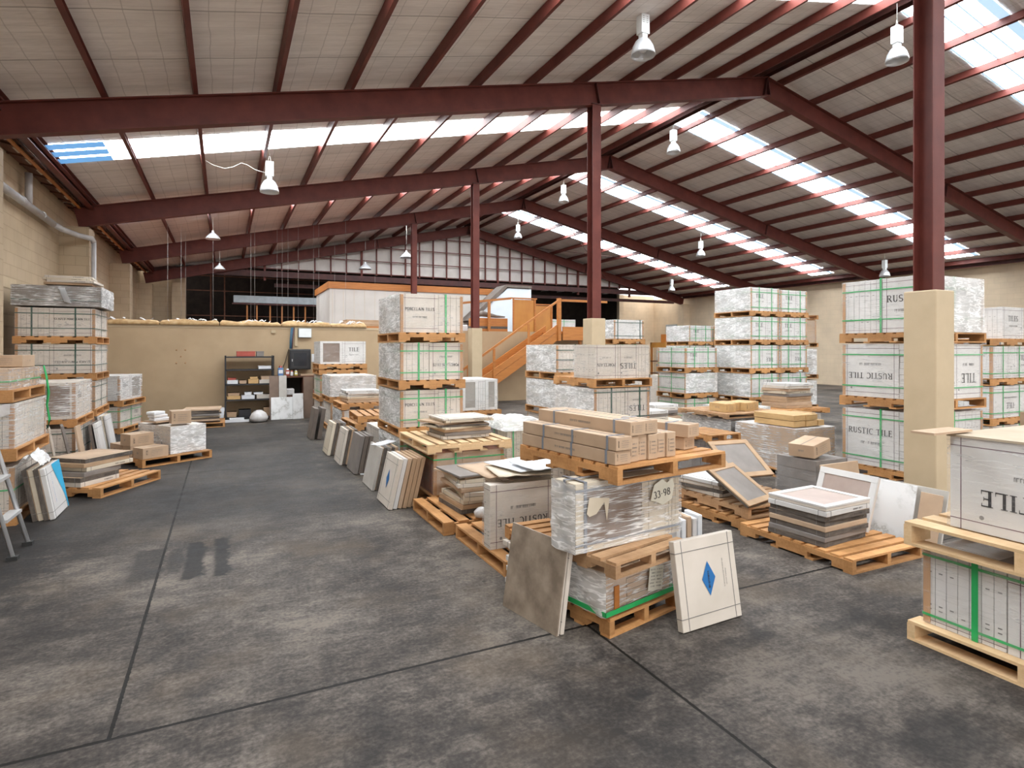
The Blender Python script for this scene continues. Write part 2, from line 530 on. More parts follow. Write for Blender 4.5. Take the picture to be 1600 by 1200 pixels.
def vw(pts, f=None):      # thick where the stroke runs upright, thin where it lies flat
    ws = []
    for i in range(len(pts)):
        a, b = pts[max(i - 1, 0)], pts[min(i + 1, len(pts) - 1)]
        dx, dy = abs(b[0] - a[0]), abs(b[1] - a[1])
        k = dy / (math.hypot(dx, dy) or 1)
        ws.append(TN + (TK - TN) * k)
    return ribbon(pts, ws)
def glyph(c):
    if c == 'I': return vbar(.2), .4
    if c == 'T': return vbar(.38, top=False) + hb(.02, .74, .97) + ribbon([(.04, 1), (.04, .78)], [.05, .03]) + ribbon([(.72, 1), (.72, .78)], [.05, .03]), .76
    if c == 'L': return vbar(.2) + hb(.2, .66, .03) + ribbon([(.65, 0), (.65, .26)], [.05, .03]), .7
    if c == 'E': return vbar(.2) + hb(.2, .66, .03) + hb(.2, .64, .97) + hb(.2, .52, .52) + ribbon([(.65, 0), (.65, .25)], [.05, .03]) + ribbon([(.63, 1), (.63, .78)], [.05, .03]) + ribbon([(.52, .4), (.52, .64)], [.04, .04]), .72
    if c == 'F': return vbar(.2) + hb(.2, .64, .97) + hb(.2, .52, .52) + ribbon([(.63, 1), (.63, .78)], [.05, .03]), .68
    if c == 'P': return vbar(.2) + vw([(.2, .97)] + arc(.42, .73, .22, .24, 90, -90) + [(.2, .49)]), .7
    if c == 'R': return vbar(.2) + vw([(.2, .97)] + arc(.42, .74, .21, .23, 90, -90) + [(.2, .51)]) + ribbon([(.42, .5), (.74, .04)], [TK, TK]) + hb(.66, .84, .025, .05), .82
    if c == 'B': return vbar(.2) + vw([(.2, .97)] + arc(.42, .75, .19, .22, 90, -90) + [(.2, .53)]) + vw([(.2, .53)] + arc(.44, .28, .22, .25, 90, -90) + [(.2, .03)]), .74
    if c == 'D': return vbar(.2) + vw([(.2, .97)] + arc(.36, .5, .36, .47, 90, -90) + [(.2, .03)]), .84
    if c == 'U': return ribbon([(.2, 1), (.2, .3)], [TK, TK]) + vw(arc(.42, .3, .22, .27, 180, 360)) + ribbon([(.64, .3), (.64, 1)], [TN, TN]) + hb(.06, .34, .975, .05) + hb(.54, .76, .975, .05), .82
    if c == 'S': return vw(arc(.34, .74, .23, .23, 40, 190) + arc(.34, .26, .25, .23, 120, -140)[0:]) + ribbon([(.55, 1), (.55, .78)], [.04, .03]) + ribbon([(.1, 0), (.1, .24)], [.04, .03]), .66
    if c == 'C': return vw(arc(.44, .5, .36, .47, 55, 305, 14)) + ribbon([(.68, 1), (.68, .72)], [.05, .03]), .78
    if c == 'G': return vw(arc(.44, .5, .36, .47, 55, 330, 14)) + ribbon([(.7, .02), (.7, .42)], [.12, .12]) + hb(.56, .82, .44, .05), .86
    if c == 'O': return vw(arc(.44, .5, .36, .47, 0, 360, 18)), .88
    if c == 'N': return vbar(.16, TN) + vbar(.72, TN, bot=False) + ribbon([(.14, .98), (.72, .02)], [TK, TK]), .88
    if c == 'A': return ribbon([(.08, 0), (.4, 1)], [TN, TN]) + ribbon([(.4, 1), (.74, 0)], [TK, TK]) + hb(.2, .6, .34) + hb(0, .2, .025, .05) + hb(.62, .86, .025, .05), .84
    if c == 'M': return vbar(.14, TN) + ribbon([(.14, .98), (.46, .05)], [TK, TK]) + ribbon([(.46, .05), (.78, .98)], [TN, TN]) + vbar(.8), .98
    if c == 'V': return ribbon([(.06, 1), (.4, 0)], [TK, TK]) + ribbon([(.4, 0), (.72, 1)], [TN, TN]), .8
    if c == 'Z': return hb(.08, .62, .97) + hb(.06, .64, .03) + ribbon([(.58, .97), (.12, .03)], [TK, TK]), .7
    if c == 'W': return ribbon([(.04, 1), (.28, 0)], [TK, TK]) + ribbon([(.28, 0), (.5, 1)], [TN, TN]) + ribbon([(.5, 1), (.74, 0)], [TK, TK]) + ribbon([(.74, 0), (.96, 1)], [TN, TN]), 1.0
    if c == 'Y': return ribbon([(.06, 1), (.38, .48)], [TK, TK]) + ribbon([(.38, .48), (.7, 1)], [TN, TN]) + ribbon([(.38, .5), (.38, 0)], [TK, TK]), .76
    if c == '3': return vw(arc(.3, .74, .2, .23, 150, -80) + arc(.3, .27, .24, .25, 80, -150)), .62
    if c == '9': return vw(arc(.34, .68, .22, .28, 0, 360, 14)) + vw([(.56, .68), (.5, .3), (.3, .02)]), .66
    if c == '8': return vw(arc(.34, .74, .2, .23, 0, 360, 12)) + vw(arc(.34, .27, .24, .25, 0, 360, 12)), .66
    if c == '2': return vw(arc(.3, .74, .22, .23, 160, -30) + [(.08, .04)]) + hb(.06, .58, .04), .64
    if c == '-': return hb(.05, .35, .45), .42
    return [], .38
def text_quads(s, h):
    x, out = 0, []
    for c in s:
        q, adv = glyph(c)
        out += [[(px * h + x, py * h) for px, py in k] for k in q]
        x += (adv + .06) * h
    return out, x
def fine_print(w, h, rnd):     # small print too fine to read: a row of tiny upright strokes
    out, x = [], 0
    while x < w:
        l = rnd.uniform(.35, .8) * h
        if rnd.random() < .86:
            out.append([(x, 0), (x + l * .28, 0), (x + l * .28, h), (x, h)])
            out.append([(x, h * .8), (x + l * .75, h * .8), (x + l * .75, h), (x, h)])
            if rnd.random() < .5:
                out.append([(x + l * .55, 0), (x + l * .75, 0), (x + l * .75, h), (x + l * .55, h)])
        x += l
    return out, w

# a plate frame on one side of a block: u to the right, v up, n outwards
def face_frame(side, w, d, h):
    if side == 'F': return Matrix(((1, 0, 0, 0), (0, 0, -1, 0), (0, 1, 0, 0), (0, 0, 0, 1))), w, h
    if side == 'B': return Matrix(((-1, 0, 0, w), (0, 0, 1, d), (0, 1, 0, 0), (0, 0, 0, 1))), w, h
    if side == 'L': return Matrix(((0, 0, -1, 0), (-1, 0, 0, d), (0, 1, 0, 0), (0, 0, 0, 1))), d, h
    if side == 'R': return Matrix(((0, 0, 1, w), (1, 0, 0, 0), (0, 1, 0, 0), (0, 0, 0, 1))), d, h
    return Matrix(((1, 0, 0, 0), (0, 1, 0, 0), (0, 0, 1, h), (0, 0, 0, 1))), w, d
def quads(mb, qs, m, M, n=0.0):
    for q in qs:
        mb.add([(a, b, n) for a, b in q], [(0, 1, 2, 3)], m, M)
def put_text(mb, s, M, cx, cy, h, m, n, flip=False, fit=None):
    bold(len(s) > 12)
    qs, w = text_quads(s, h)
    bold(False)
    k = 1.0
    if fit and w > fit: k = fit / w
    L = T(cx, cy, 0) @ (RZ(180) if flip else I4) @ T(-w * k / 2, -h / 2, 0) @ Matrix.Diagonal((k, max(k, .55), 1, 1))
    quads(mb, qs, m, M @ L, n)
def put_print(mb, M, cx, cy, w, h, m, n, rnd, vert=False):
    qs, w = fine_print(w, h, rnd)
    L = T(cx, cy, 0) @ (RZ(90) if vert else I4) @ T(-w / 2, -h / 2, 0)
    quads(mb, qs, m, M @ L, n)

# ---------------------------------------------------------------- pallets
PAL = {}
def pallet(x, y, z, w, d, typ, label, yaw=0, h=0.115, mat='pallet_wood', nb=7, group=None):
    """typ A: bearers run along x, top boards along y; typ B the other way round"""
    key = (round(w, 2), round(d, 2), typ, h, mat, nb)
    t = thing('pallet', label, 'pallet', T(x, y, z) @ RZ(yaw), group)
    if key not in PAL:
        rnd = random.Random(hash((key[0], key[1], nb)) & 255)
        def swap(mb, x0, x1, y0, y1, z0, z1):
            if typ == 'B': mb.box(x0, x1, y0, y1, z0, z1, mat)
            else: mb.box(y0, y1, x0, x1, z0, z1, mat)
        W, D = (w, d) if typ == 'B' else (d, w)
        bt = 0.017
        top = MB()
        bw = D / nb * 0.72
        for i in range(nb):
            c = bw / 2 + (D - bw) * i / (nb - 1)
            e = rnd.uniform(-.006, .006)
            swap(top, 0 + abs(e), W - abs(e), c - bw / 2, c + bw / 2, h - bt, h - rnd.uniform(0, .0015))
        bot = MB()
        nbb = 3 if nb < 8 else 4
        for i in range(nbb):
            c = bw / 2 + (D - bw) * i / (nbb - 1)
            swap(bot, 0, W, c - bw / 2, c + bw / 2, 0, bt * .9)
        strs = []
        for i in range(3):
            st = MB()
            sw = 0.042
            c = sw / 2 + (W - sw) * i / 2
            zb, zt, zm = bt * .9, h - bt, bt * .9 + (h - bt * 1.9) * .5
            a, b_, c_, d_ = .16 * D, .36 * D, .64 * D, .84 * D
            for (p0, p1, zz) in ((0, a, zb), (a, b_, zm), (b_, c_, zb), (c_, d_, zm), (d_, D, zb)):
                swap(st, c - sw / 2, c + sw / 2, p0, p1, zz, zt)
            strs.append(st.mesh('bearer'))
        PAL[key] = (top.mesh('top_deck'), bot.mesh('bottom_deck'), strs)
    a, b, c = PAL[key]
    link('top_deck', a, t)
    link('bottom_deck', b, t)
    for s in c:
        link('bearer', s, t)
    return t

# ---------------------------------------------------------------- a strapped load of tile cartons
def load(x, y, z, w, d, h, label, yaw=0, front=(), left=(), right=(), back=(), mat='carton_white', strap='strap_green',
         vs=(), hs=(), corners=True, wrap='film_clear', crumple=(), lid=None, seed=0, group=None, tx='TE', top_mat=None):
    rnd = random.Random(seed + int(x * 100) + int(z * 1000))
    t = thing('tile_load', label, 'stack of tile cartons', T(x, y, z) @ RZ(yaw), group)
    g = .012
    core = MB()
    core.box(g, w - g, g, d - g, 0, h - g, 'carton_gap')
    core.build('core', t)
    txt = MB()
    default = (('edges', 1.0),)
    for side, segs in (('F', front), ('L', left), ('R', right), ('B', back)):
        F, W, H = face_frame(side, w, d, h)
        segs = segs or default
        tot = sum(s[1] for s in segs)
        u = 0.0
        for s in segs:
            du = s[1] / tot * W
            kind = s[0]
            opt = s[2] if len(s) > 2 else None
            flip = s[3] if len(s) > 3 else False
            m = MB()
            a, b = u + .002, u + du - .002
            if kind == 'face':
                m.box(a, b, 0, H, -g, 0, mat, F)
                mg = min(.10 * du, .05)
                lw = .0045
                for (p, q, r_, s_) in ((a, b, mg, mg + lw), (a, b, H - mg - lw, H - mg)):
                    m.box(p, q, r_, s_, 0, .0008, 'ink_purple', F)
                for (p, q) in ((a + mg, a + mg + lw), (b - mg - lw, b - mg)):
                    m.box(p, q, 0, H, 0, .0008, 'ink_purple', F)
                fo = m.build('carton_face', t)
                if opt:
                    txt = MB()
                    th = H * (.17 if len(opt) < 13 else (.14 if len(opt) < 17 else .12))
                    cy = H * (.37 if flip else .64)
                    put_text(txt, opt, F, (a + b) / 2, cy, th, 'ink_black', .0022, flip, (b - a) * .80)
                    put_print(txt, F, (a + b) / 2, H * (.62 if flip else .40), (b - a) * .38, H * .045, 'ink_grey', .0022, rnd)
                    if flip:
                        txt.add([(a + (b - a) * .16 + .012 * math.cos(k * .785), H * .16 + .012 * math.sin(k * .785), .0022) for k in range(8)], [tuple(range(8))], 'ink_grey', F)
                    txt.build('printed_lettering', fo)
            elif kind == 'edges':
                n = opt if isinstance(opt, int) else max(3, int(du / .065))
                for i in range(n):
                    p = a + (b - a) * i / n
                    q = a + (b - a) * (i + 1) / n - .0035
                    dz = rnd.uniform(0, .006)
                    m.box(p, q, 0, H - dz, -g, -rnd.uniform(0, .003), mat, F)
                    for zz in (.2, .26, .7):
                        if rnd.random() < .7:
                            m.box(p + (q - p) * .32, p + (q - p) * .68, H * zz, H * zz + .006, 0, .0008, 'ink_grey', F)
                for r_ in (.05, .92):
                    m.box(a, b, H * r_, H * r_ + .003, 0, .0008, 'ink_purple', F)
                m.build('carton_edges', t)
            elif kind == 'layers':
                n = opt or 5
                for i in range(n):
                    z0, z1 = H * i / n, H * (i + 1) / n - .004
                    m.box(a + rnd.uniform(0, .008), b - rnd.uniform(0, .008), z0, z1, -g, -rnd.uniform(0, .004), mat, F)
                m.build('carton_layers', t)
            elif kind in ('win', 'wing'):
                fr = .055
                m.box(a, a + fr, 0, H, -g, 0, mat, F)
                m.box(b - fr, b, 0, H, -g, 0, mat, F)
                m.box(a + fr, b - fr, 0, fr * .8, -g, 0, mat, F)
                m.box(a + fr, b - fr, H - fr * .8, H, -g, 0, mat, F)
                m.build('open_carton_frame', t)
                m = MB()
                m.box(a + fr, b - fr, fr * .8, H - fr * .8, -g, -.007, 'panel_brown' if kind == 'win' else 'panel_grey', F)
                m.build('tile_face', t)
            elif kind == 'brown':
                m.box(a, b, 0, H, -g, 0, 'carton_kraft', F)
                m.build('carton_face', t)
            elif kind == 'plain':
                m.box(a, b, 0, H, -g, 0, mat, F)
                m.build('carton_face', t)
            u += du
    top = MB()
    n = max(2, int(w / .08))
    if lid:
        top.box(-.012, w + .012, -.012, d + .012, h - .006, h + .006, lid)
    else:
        for i in range(n):
            top.box(w * i / n + .001, w * (i + 1) / n - .002, .001, d - .001, h - g, h - rnd.uniform(0, .003), top_mat or mat)
    top.build('top_cover', t)
    if corners:
        for (cx, cy) in ((0, 0), (w, 0), (0, d), (w, d)):
            c = MB()
            sx, sy = (1 if cx == 0 else -1), (1 if cy == 0 else -1)
            e = .004
            x0, x1 = sorted((cx - sx * e, cx + sx * .032))
            y0, y1 = sorted((cy - sy * e, cy + sy * .0))
            c.box(x0, x1, y0, y1, .004, h - .012, 'corner_board')
            x0, x1 = sorted((cx - sx * e, cx))
            y0, y1 = sorted((cy, cy + sy * .032))
            c.box(x0, x1, y0, y1, .004, h - .012, 'corner_board')
            c.build('corner_board', t)
    e, sw = .0065, .011
    for f in vs:
        m = MB()
        cx = w * f
        m.box(cx - sw, cx + sw, -e, -e + .002, 0, h + .008, strap)
        m.box(cx - sw, cx + sw, d + e - .002, d + e, 0, h + .008, strap)
        m.box(cx - sw, cx + sw, -e, d + e, h + .006, h + .008, strap)
        m.build('strap', t)
    if vs:
        m = MB()
        cy = d * .5
        m.box(-e, -e + .002, cy - sw, cy + sw, 0, h + .008, strap)
        m.box(w + e - .002, w + e, cy - sw, cy + sw, 0, h + .008, strap)
        m.box(-e, w + e, cy - sw, cy + sw, h + .0085, h + .0105, strap)
        m.build('strap', t)
    for f in hs:
        m = MB()
        cz = h * f
        hw = .007
        m.box(-e, w + e, -e - .001, -e + .001, cz - hw, cz + hw, strap)
        m.box(-e, w + e, d + e - .001, d + e + .001, cz - hw, cz + hw, strap)
        m.box(-e - .001, -e + .001, -e, d + e, cz - hw, cz + hw, strap)
        m.box(w + e - .001, w + e + .001, -e, d + e, cz - hw, cz + hw, strap)
        m.build('strap', t)
    if wrap:
        sheet(t, w, d, h, wrap, ('F', 'L', 'R', 'B'), .010, seed)
    for c in crumple:
        sheet(t, w, d, h, 'film_crumpled', (c,), .016, seed + 5, rough=.018)
    return t

def sheet(t, w, d, h, mat, sides, off, seed=0, rough=.003):
    m = MB()
    for sd in sides:
        F, W, H = face_frame(sd, w, d, h)
        nu, nv = (10, 8) if rough < .01 else (16, 14)
        vs = []
        for j in range(nv + 1):
            for i in range(nu + 1):
                u, v = -off + (W + 2 * off) * i / nu, .004 + (H - .003) * j / nv
                nn = off + (abs(noise.noise(Vector((u * 7 + seed, v * 16, seed * 3.1)))) * rough * 2 if 0 < i < nu else 0)
                vs.append((u, v, nn))
        fs = [(j * (nu + 1) + i, j * (nu + 1) + i + 1, (j + 1) * (nu + 1) + i + 1, (j + 1) * (nu + 1) + i) for j in range(nv) for i in range(nu)]
        m.add(vs, fs, mat, F, True)
    m.build('stretch_film', t)

# ---------------------------------------------------------------- single flat packs of tiles
def tile_pack(M, L, Hh, t, style, label, mark=None, group=None, name='tile_pack', cat='tile pack'):
    """lying local frame: x=L, y=Hh, z=thickness"""
    o = thing(name, label, cat, M, group)
    b = MB()
    styles = {'white': ('carton_white', 'carton_white'), 'bright': ('carton_bright', 'carton_bright'), 'cream': ('carton_cream', 'carton_cream'),
              'brown': ('carton_brown', 'carton_brown'), 'kraft': ('carton_kraft', 'carton_kraft'), 'dirty': ('edge_dark', 'carton_kraft'),
              'dark': ('tile_dark', 'tile_dark'), 'grey': ('tile_grey', 'tile_grey'), 'pale': ('tile_pale', 'tile_pale')}
    if style in ('stone', 'marble', 'greytile'):
        tm = {'stone': 'tile_stone', 'marble': 'marble_white', 'greytile': 'tile_pale'}[style]
        b.box(0, L, 0, Hh, 0, t * .45, 'carton_white')
        b.build('backing_carton', o)
        b = MB()
        b.box(-.004, L + .004, -.004, Hh + .004, t * .5, t, tm)
        bevel(b.build('tile', o), .002, 1)
        return o
    if style in ('open', 'openwhite'):
        fm = 'carton_brown' if style == 'open' else 'carton_bright'
        f = .055
        b.box(0.003, L - .003, 0.003, Hh - .003, 0, t * .6, 'edge_dark' if style == 'open' else 'carton_white')
        for (x0, x1, y0, y1) in ((0, L, 0, f), (0, L, Hh - f, Hh), (0, f, f, Hh - f), (L - f, L, f, Hh - f)):
            b.box(x0, x1, y0, y1, t * .6, t, fm)
        bevel(b.build('open_carton', o), .002, 1)
        b = MB()
        b.box(f, L - f, f, Hh - f, t * .6, t * .8, 'tile_grey' if style == 'open' else 'tile_pink')
        b.build('tile', o)
        return o
    em, fm = styles[style]
    b.box(0, L, 0, Hh, 0, t, em)
    if em != fm:
        b.box(.002, L - .002, .002, Hh - .002, t, t + .001, fm)
    bevel(b.build('carton', o), .003, 1)
    if style in ('white', 'bright', 'cream', 'dirty'):
        l = MB()
        w_, e = .0035, .0018
        for p in (.07, Hh - .07):
            l.box(0, L, p, p + w_, t, t + e, 'ink_grey')
            l.box(-e, 0, p, p + w_, 0, t, 'ink_grey')
        for p in (.05, L - .05):
            l.box(p, p + w_, 0, Hh, t, t + e, 'ink_grey')
            l.box(p, p + w_, -e, 0, 0, t, 'ink_grey')
        rnd = random.Random(int(M.translation.x * 1000))
        Fm = Matrix(((1, 0, 0, 0), (0, 0, -1, 0), (0, 1, 0, 0), (0, 0, 0, 1)))
        put_print(l, Fm, L * .7, t * .5, L * .22, t * .3, 'ink_black', .0022, rnd)
        l.build('printed_lines', o)
    if mark == 'diamond':
        l = MB()
        cx, cy = L * .5, Hh * .52
        l.add([(cx - .055, cy, t + .003), (cx, cy - .10, t + .003), (cx + .055, cy, t + .003), (cx, cy + .10, t + .003)], [(0, 1, 2, 3)], 'ink_blue')
        put_print(l, T(0, 0, t + .0045), cx, cy, .11, .014, 'ink_black', 0, random.Random(3), True)
        l.build('blue_diamond_emblem', o)
        l = MB()
        put_print(l, T(0, 0, t + .002), L * .76, Hh * .55, .17, .006, 'ink_grey', 0, random.Random(5), True)
        put_print(l, T(0, 0, t + .002), L * .80, Hh * .5, .10, .006, 'ink_grey', 0, random.Random(6), True)
        l.build('printed_lettering', o)
    if mark == 'bluewave':
        l = MB()
        pts = [(L, Hh)] + [(L * (.45 + .5 * math.sin(k / 10 * 1.5) ** 1.4) , Hh * (1 - k / 10)) for k in range(11)] + [(L, 0)]
        n = len(pts)
        l.add([(p[0], p[1], t + .003) for p in pts], [tuple(range(n))], 'sky_blue_print')
        l.build('blue_printed_wave', o)
        l = MB()
        put_print(l, T(0, 0, t + .003), L * .3, Hh * .55, .3, .012, 'ink_blue', 0, random.Random(8), True)
        put_print(l, T(0, 0, t + .003), L * .2, Hh * .5, .22, .008, 'plastic_red', 0, random.Random(9), True)
        l.build('printed_lettering', o)
    return o

def leanM(x, y, L, H, t, ang, toward, yaw=0):
    """pack standing on its edge; returns matrix mapping pack frame (x=L, y=H, z=t outward face)"""
    # base frame: front face plane; local z = outward normal
    a = R(ang)
    if toward == '+X':    # outward normal -X, base runs along -Y (right hand when facing it)
        B = Matrix(((0, 0, -1, 0), (-1, 0, 0, 0), (0, 1, 0, 0), (0, 0, 0, 1)))
    elif toward == '-X':
        B = Matrix(((0, 0, 1, 0), (1, 0, 0, 0), (0, 1, 0, 0), (0, 0, 0, 1)))
    elif toward == '+Y':
        B = Matrix(((1, 0, 0, 0), (0, 0, -1, 0), (0, 1, 0, 0), (0, 0, 0, 1)))
    else:
        B = Matrix(((-1, 0, 0, 0), (0, 0, 1, 0), (0, 1, 0, 0), (0, 0, 0, 1)))
    tilt = Matrix.Rotation(-a, 4, 'X')       # tip the top backwards (towards local -z)
    return T(x, y, 0) @ RZ(yaw) @ B @ tilt

def lean_row(x, y, toward, n, label, L=.5, H=.5, t=.04, ang=10, gap=.012, styles=('white',), mark=None, yaw=0, z=0.0, grp=None, jit=.02, seed=1):
    """first pack is the outermost one whose face shows; the others stand behind it"""
    rnd = random.Random(seed)
    out = []
    for i in range(n):
        off = (t + gap) * i + t
        st = styles[i % len(styles)]
        M = leanM(x, y, L, H, t, ang, toward, yaw)
        j = rnd.uniform(-jit, jit) if i else 0
        # push back along local -z (horizontal part only)
        back = (M.to_3x3() @ Vector((0, 0, -1)))
        back.z = 0
        back.normalize()
        along = (M.to_3x3() @ Vector((1, 0, 0))).normalized()
        M = T(*(back * off / math.cos(R(ang)) + along * j)) @ M
        M = T(0, 0, z + .001) @ M
        if n == 1: lb = label
        else: lb = label.replace('#', ('outermost' if i == 0 else ORD[i]))
        out.append(tile_pack(M, L, H, t, st, lb, mark if i == 0 else None, grp))
    return out

def flat_pile(x, y, z, n, w, d, t, label, styles=('white',), yaw=0, jit=.03, jyaw=4, seed=1, grp=None, gap=.002):
    rnd = random.Random(seed)
    for i in range(n):
        M = T(x + rnd.uniform(-jit, jit), y + rnd.uniform(-jit, jit), z + i * (t + gap)) @ RZ(yaw + rnd.uniform(-jyaw, jyaw))
        k = n - 1 - i
        pos = 'topmost' if k == 0 else ('bottom' if i == 0 else ORD[k] + ' from the top')
        tile_pack(M, w, d, t, styles[i % len(styles)], label.replace('#', pos), None, grp)
    return z + n * (t + gap)

# long or small cardboard cartons
def carton(M, w, d, h, label, mat='carton_kraft', tape='strap_grey', printed=True, group=None, name='cardboard_carton', straps=()):
    o = thing(name, label, 'carton', M, group)
    b = MB()
    b.box(0, w, 0, d, 0, h, mat)
    bevel(b.build('carton_body', o), .004, 2)
    b = MB()
    if d >= w: b.box(w / 2 - .004, w / 2 + .004, .002, d - .002, h, h + .0012, 'ink_grey')
    else: b.box(.002, w - .002, d / 2 - .004, d / 2 + .004, h, h + .0012, 'ink_grey')
    b.build('flap_seam', o)
    if printed:
        l = MB()
        rnd = random.Random(int(M.translation.x * 997) + int(M.translation.z * 313))
        F, W, H = face_frame('F', w, d, h)
        for k in range(4):
            put_print(l, F, W * .55, H * (.25 + .15 * k), W * .45, H * .05, 'ink_grey', .0012, rnd)
        put_print(l, F, W * .16, H * .5, H * .5, W * .07, 'ink_black', .0012, rnd, True)
        for sd in ('L', 'R'):
            F, W, H = face_frame(sd, w, d, h)
            put_print(l, F, W * .5, H * .5, W * .22, H * .16, 'ink_grey', .0012, rnd)
        l.build('printed_lettering', o)
    for f in straps:
        s = MB()
        y_ = d * f
        s.box(-.003, w + .003, y_ - .008, y_ + .008, -.0005, h + .003, tape)
        s.build('strap', o)
    return o

# ================================================================ THE BUILDING
XL, XR, XC = -3.1, 24.9, 10.9       # side walls and ridge line
YF, YB = -4.5, 30.5
RT, SL = 7.72, 0.222                 # height of rafter tops at the ridge, roof slope
def zr(x): return RT - SL * abs(x - XC)
ANG = math.degrees(math.atan(SL))

# floor
m = MB(); m.box(XL - 1, XR + 1, YF - 14, 36, -0.1, 0, 'concrete_floor'); struct('floor', m)

# side walls with piers
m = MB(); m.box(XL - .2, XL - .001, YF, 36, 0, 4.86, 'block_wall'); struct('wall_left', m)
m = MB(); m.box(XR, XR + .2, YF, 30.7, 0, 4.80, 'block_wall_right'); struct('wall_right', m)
m = MB(); m.box(22.2, XR, YB, YB + .2, 0, 5.0, 'block_wall_right'); struct('wall_back', m)
FR = [-2.46, 3.54, 9.52, 15.5, 21.5, 27.5]
k = 0
for y in FR[1:]:
    k += 1
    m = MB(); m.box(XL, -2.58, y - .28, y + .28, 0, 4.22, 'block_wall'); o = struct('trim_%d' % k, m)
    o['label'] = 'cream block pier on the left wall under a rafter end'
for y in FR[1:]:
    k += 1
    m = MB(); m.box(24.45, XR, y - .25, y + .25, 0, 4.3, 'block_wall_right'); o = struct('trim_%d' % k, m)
k += 1
m = MB(); m.box(22.0, 22.35, YB - .25, YB, 0, 5.0, 'block_wall_right'); struct('trim_%d' % k, m)

# front wall above the open roller doors (behind the camera)
m = MB()
m.prism([(XL, 4.3), (XR, 4.3), (XR, zr(XR) + .1), (XC, RT + .1), (XL, zr(XL) + .1)], YF - .2, YF, 'wall_paint')
for x0 in (XL, 5.6, 15.3, XR - .5):
    m.box(x0, x0 + .5, YF - .2, YF, 0, 4.3, 'wall_paint')
struct('wall_front', m)

# far bay beyond the gable, its shade put into near-black boards
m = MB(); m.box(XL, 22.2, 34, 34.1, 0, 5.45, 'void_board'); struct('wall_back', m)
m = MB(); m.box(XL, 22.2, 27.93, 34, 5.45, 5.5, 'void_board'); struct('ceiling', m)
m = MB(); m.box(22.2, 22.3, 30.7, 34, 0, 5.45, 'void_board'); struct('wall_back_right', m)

# roof blanket on two slopes
for side in (-1, 1):
    m = MB()
    e = XL if side < 0 else XR
    za, zb = RT + .165, zr(e) + .165
    x0, x1 = (e, XC) if side < 0 else (XC, e)
    z0, z1 = (zb, za) if side < 0 else (za, zb)
    m.prism([(x0, z0), (x1, z1), (x1, z1 + .06), (x0, z0 + .06)], YF, 27.9, 'roof_blanket')
    struct('ceiling', m)

# translucent roof sheets
STR = [(-.35, .75), (5.6, 6.7), (11.72, 12.78), (17.3, 18.4), (23.3, 24.4)]
kw = 0
for (y0, y1) in STR:
    for side in (-1, 1):
        kw += 1
        a, b = (XL + .35, XC - .35) if side < 0 else (XC + .25, XR - .9)
        cut = a + .95 if side < 0 else a
        p = MB()
        dz = .158
        def strip(mb, xa, xb, ya, yb, mat, dd=0.0, th=.003):
            mb.prism([(xa, zr(xa) + dz + dd), (xb, zr(xb) + dz + dd), (xb, zr(xb) + dz + dd + th), (xa, zr(xa) + dz + dd + th)], ya, yb, mat)
        strip(p, cut if side < 0 else a, b, y0, y1, 'skylight_sheet')
        o = struct('window_%d' % kw, p)
        o['label'] = 'strip of translucent roof sheeting on the ' + ('left' if side < 0 else 'right') + ' slope'
        q = MB()
        if side < 0:
            strip(q, a, cut, y0, y1, 'skylight_sheet', 0)
            q.build('sheet_end', o)
            q = MB()
            for f in (0, .37, .74):
                strip(q, a, cut, y0 + f * (y1 - y0), y0 + (f + .26) * (y1 - y0), 'skylight_blue', -.006)
            q.build('blue_rib', o)
        else:
            for f in ((0, .16), (.36, .39), (.62, .65), (.97, 1.0)):
                q = MB(); strip(q, a, b, y0 + f[0] * (y1 - y0), y0 + f[1] * (y1 - y0), 'skylight_pale', -.006)
                q.build('blue_rib', o)

# rafters: rolled I beams
def rafter(y, side, wd=.16, dp=.42):
    m = MB()
    e = -2.9 if side < 0 else 24.7
    n = 1
    L = abs(e - XC) / math.cos(math.atan(SL))
    a = math.atan(SL) * (1 if side < 0 else -1)
    # local x along the beam from the ridge out to the eave
    M = T(XC, y, RT) @ Matrix.Rotation(a if side > 0 else -a, 4, 'Y')
    M = T(XC, y, RT) @ (Matrix.Rotation(math.atan(SL), 4, 'Y') if side > 0 else (RZ(180) @ Matrix.Rotation(math.atan(SL), 4, 'Y')))
    t = .016
    m.box(0, L, -wd / 2, wd / 2, -t, 0, 'steel_paint')
    m.box(0, L, -wd / 2, wd / 2, -dp, -dp + t, 'steel_paint')
    m.box(0, L, -.006, .006, -dp + t, -t, 'steel_paint')
    o = thing('roof_rafter', '', 'steel beam', M)
    m.build('beam', o)
    p = MB()
    p.box(0, .014, -wd / 2, wd / 2, -dp - .01, 0, 'steel_dark')
    p.build('end_plate', o)
    for f in ((.33,) if side < 0 else (.5,)):
        s = MB(); s.box(L * f, L * f + .012, -wd / 2, wd / 2, -dp, -.005, 'steel_dark'); s.build('stiffener', o)
    return o
for i, y in enumerate(FR):
    for side in (-1, 1):
        if i == 0: continue
        o = rafter(y, side)
        nm = {1: 'over the nearest column, above the frame', 2: 'nearest whole frame in view', 3: 'second frame from the camera', 4: 'third frame from the camera', 5: 'farthest one, at the gable'}[i]
        o['label'] = 'brown painted steel rafter on the %s roof slope, %s' % ('left' if side < 0 else 'right', nm)

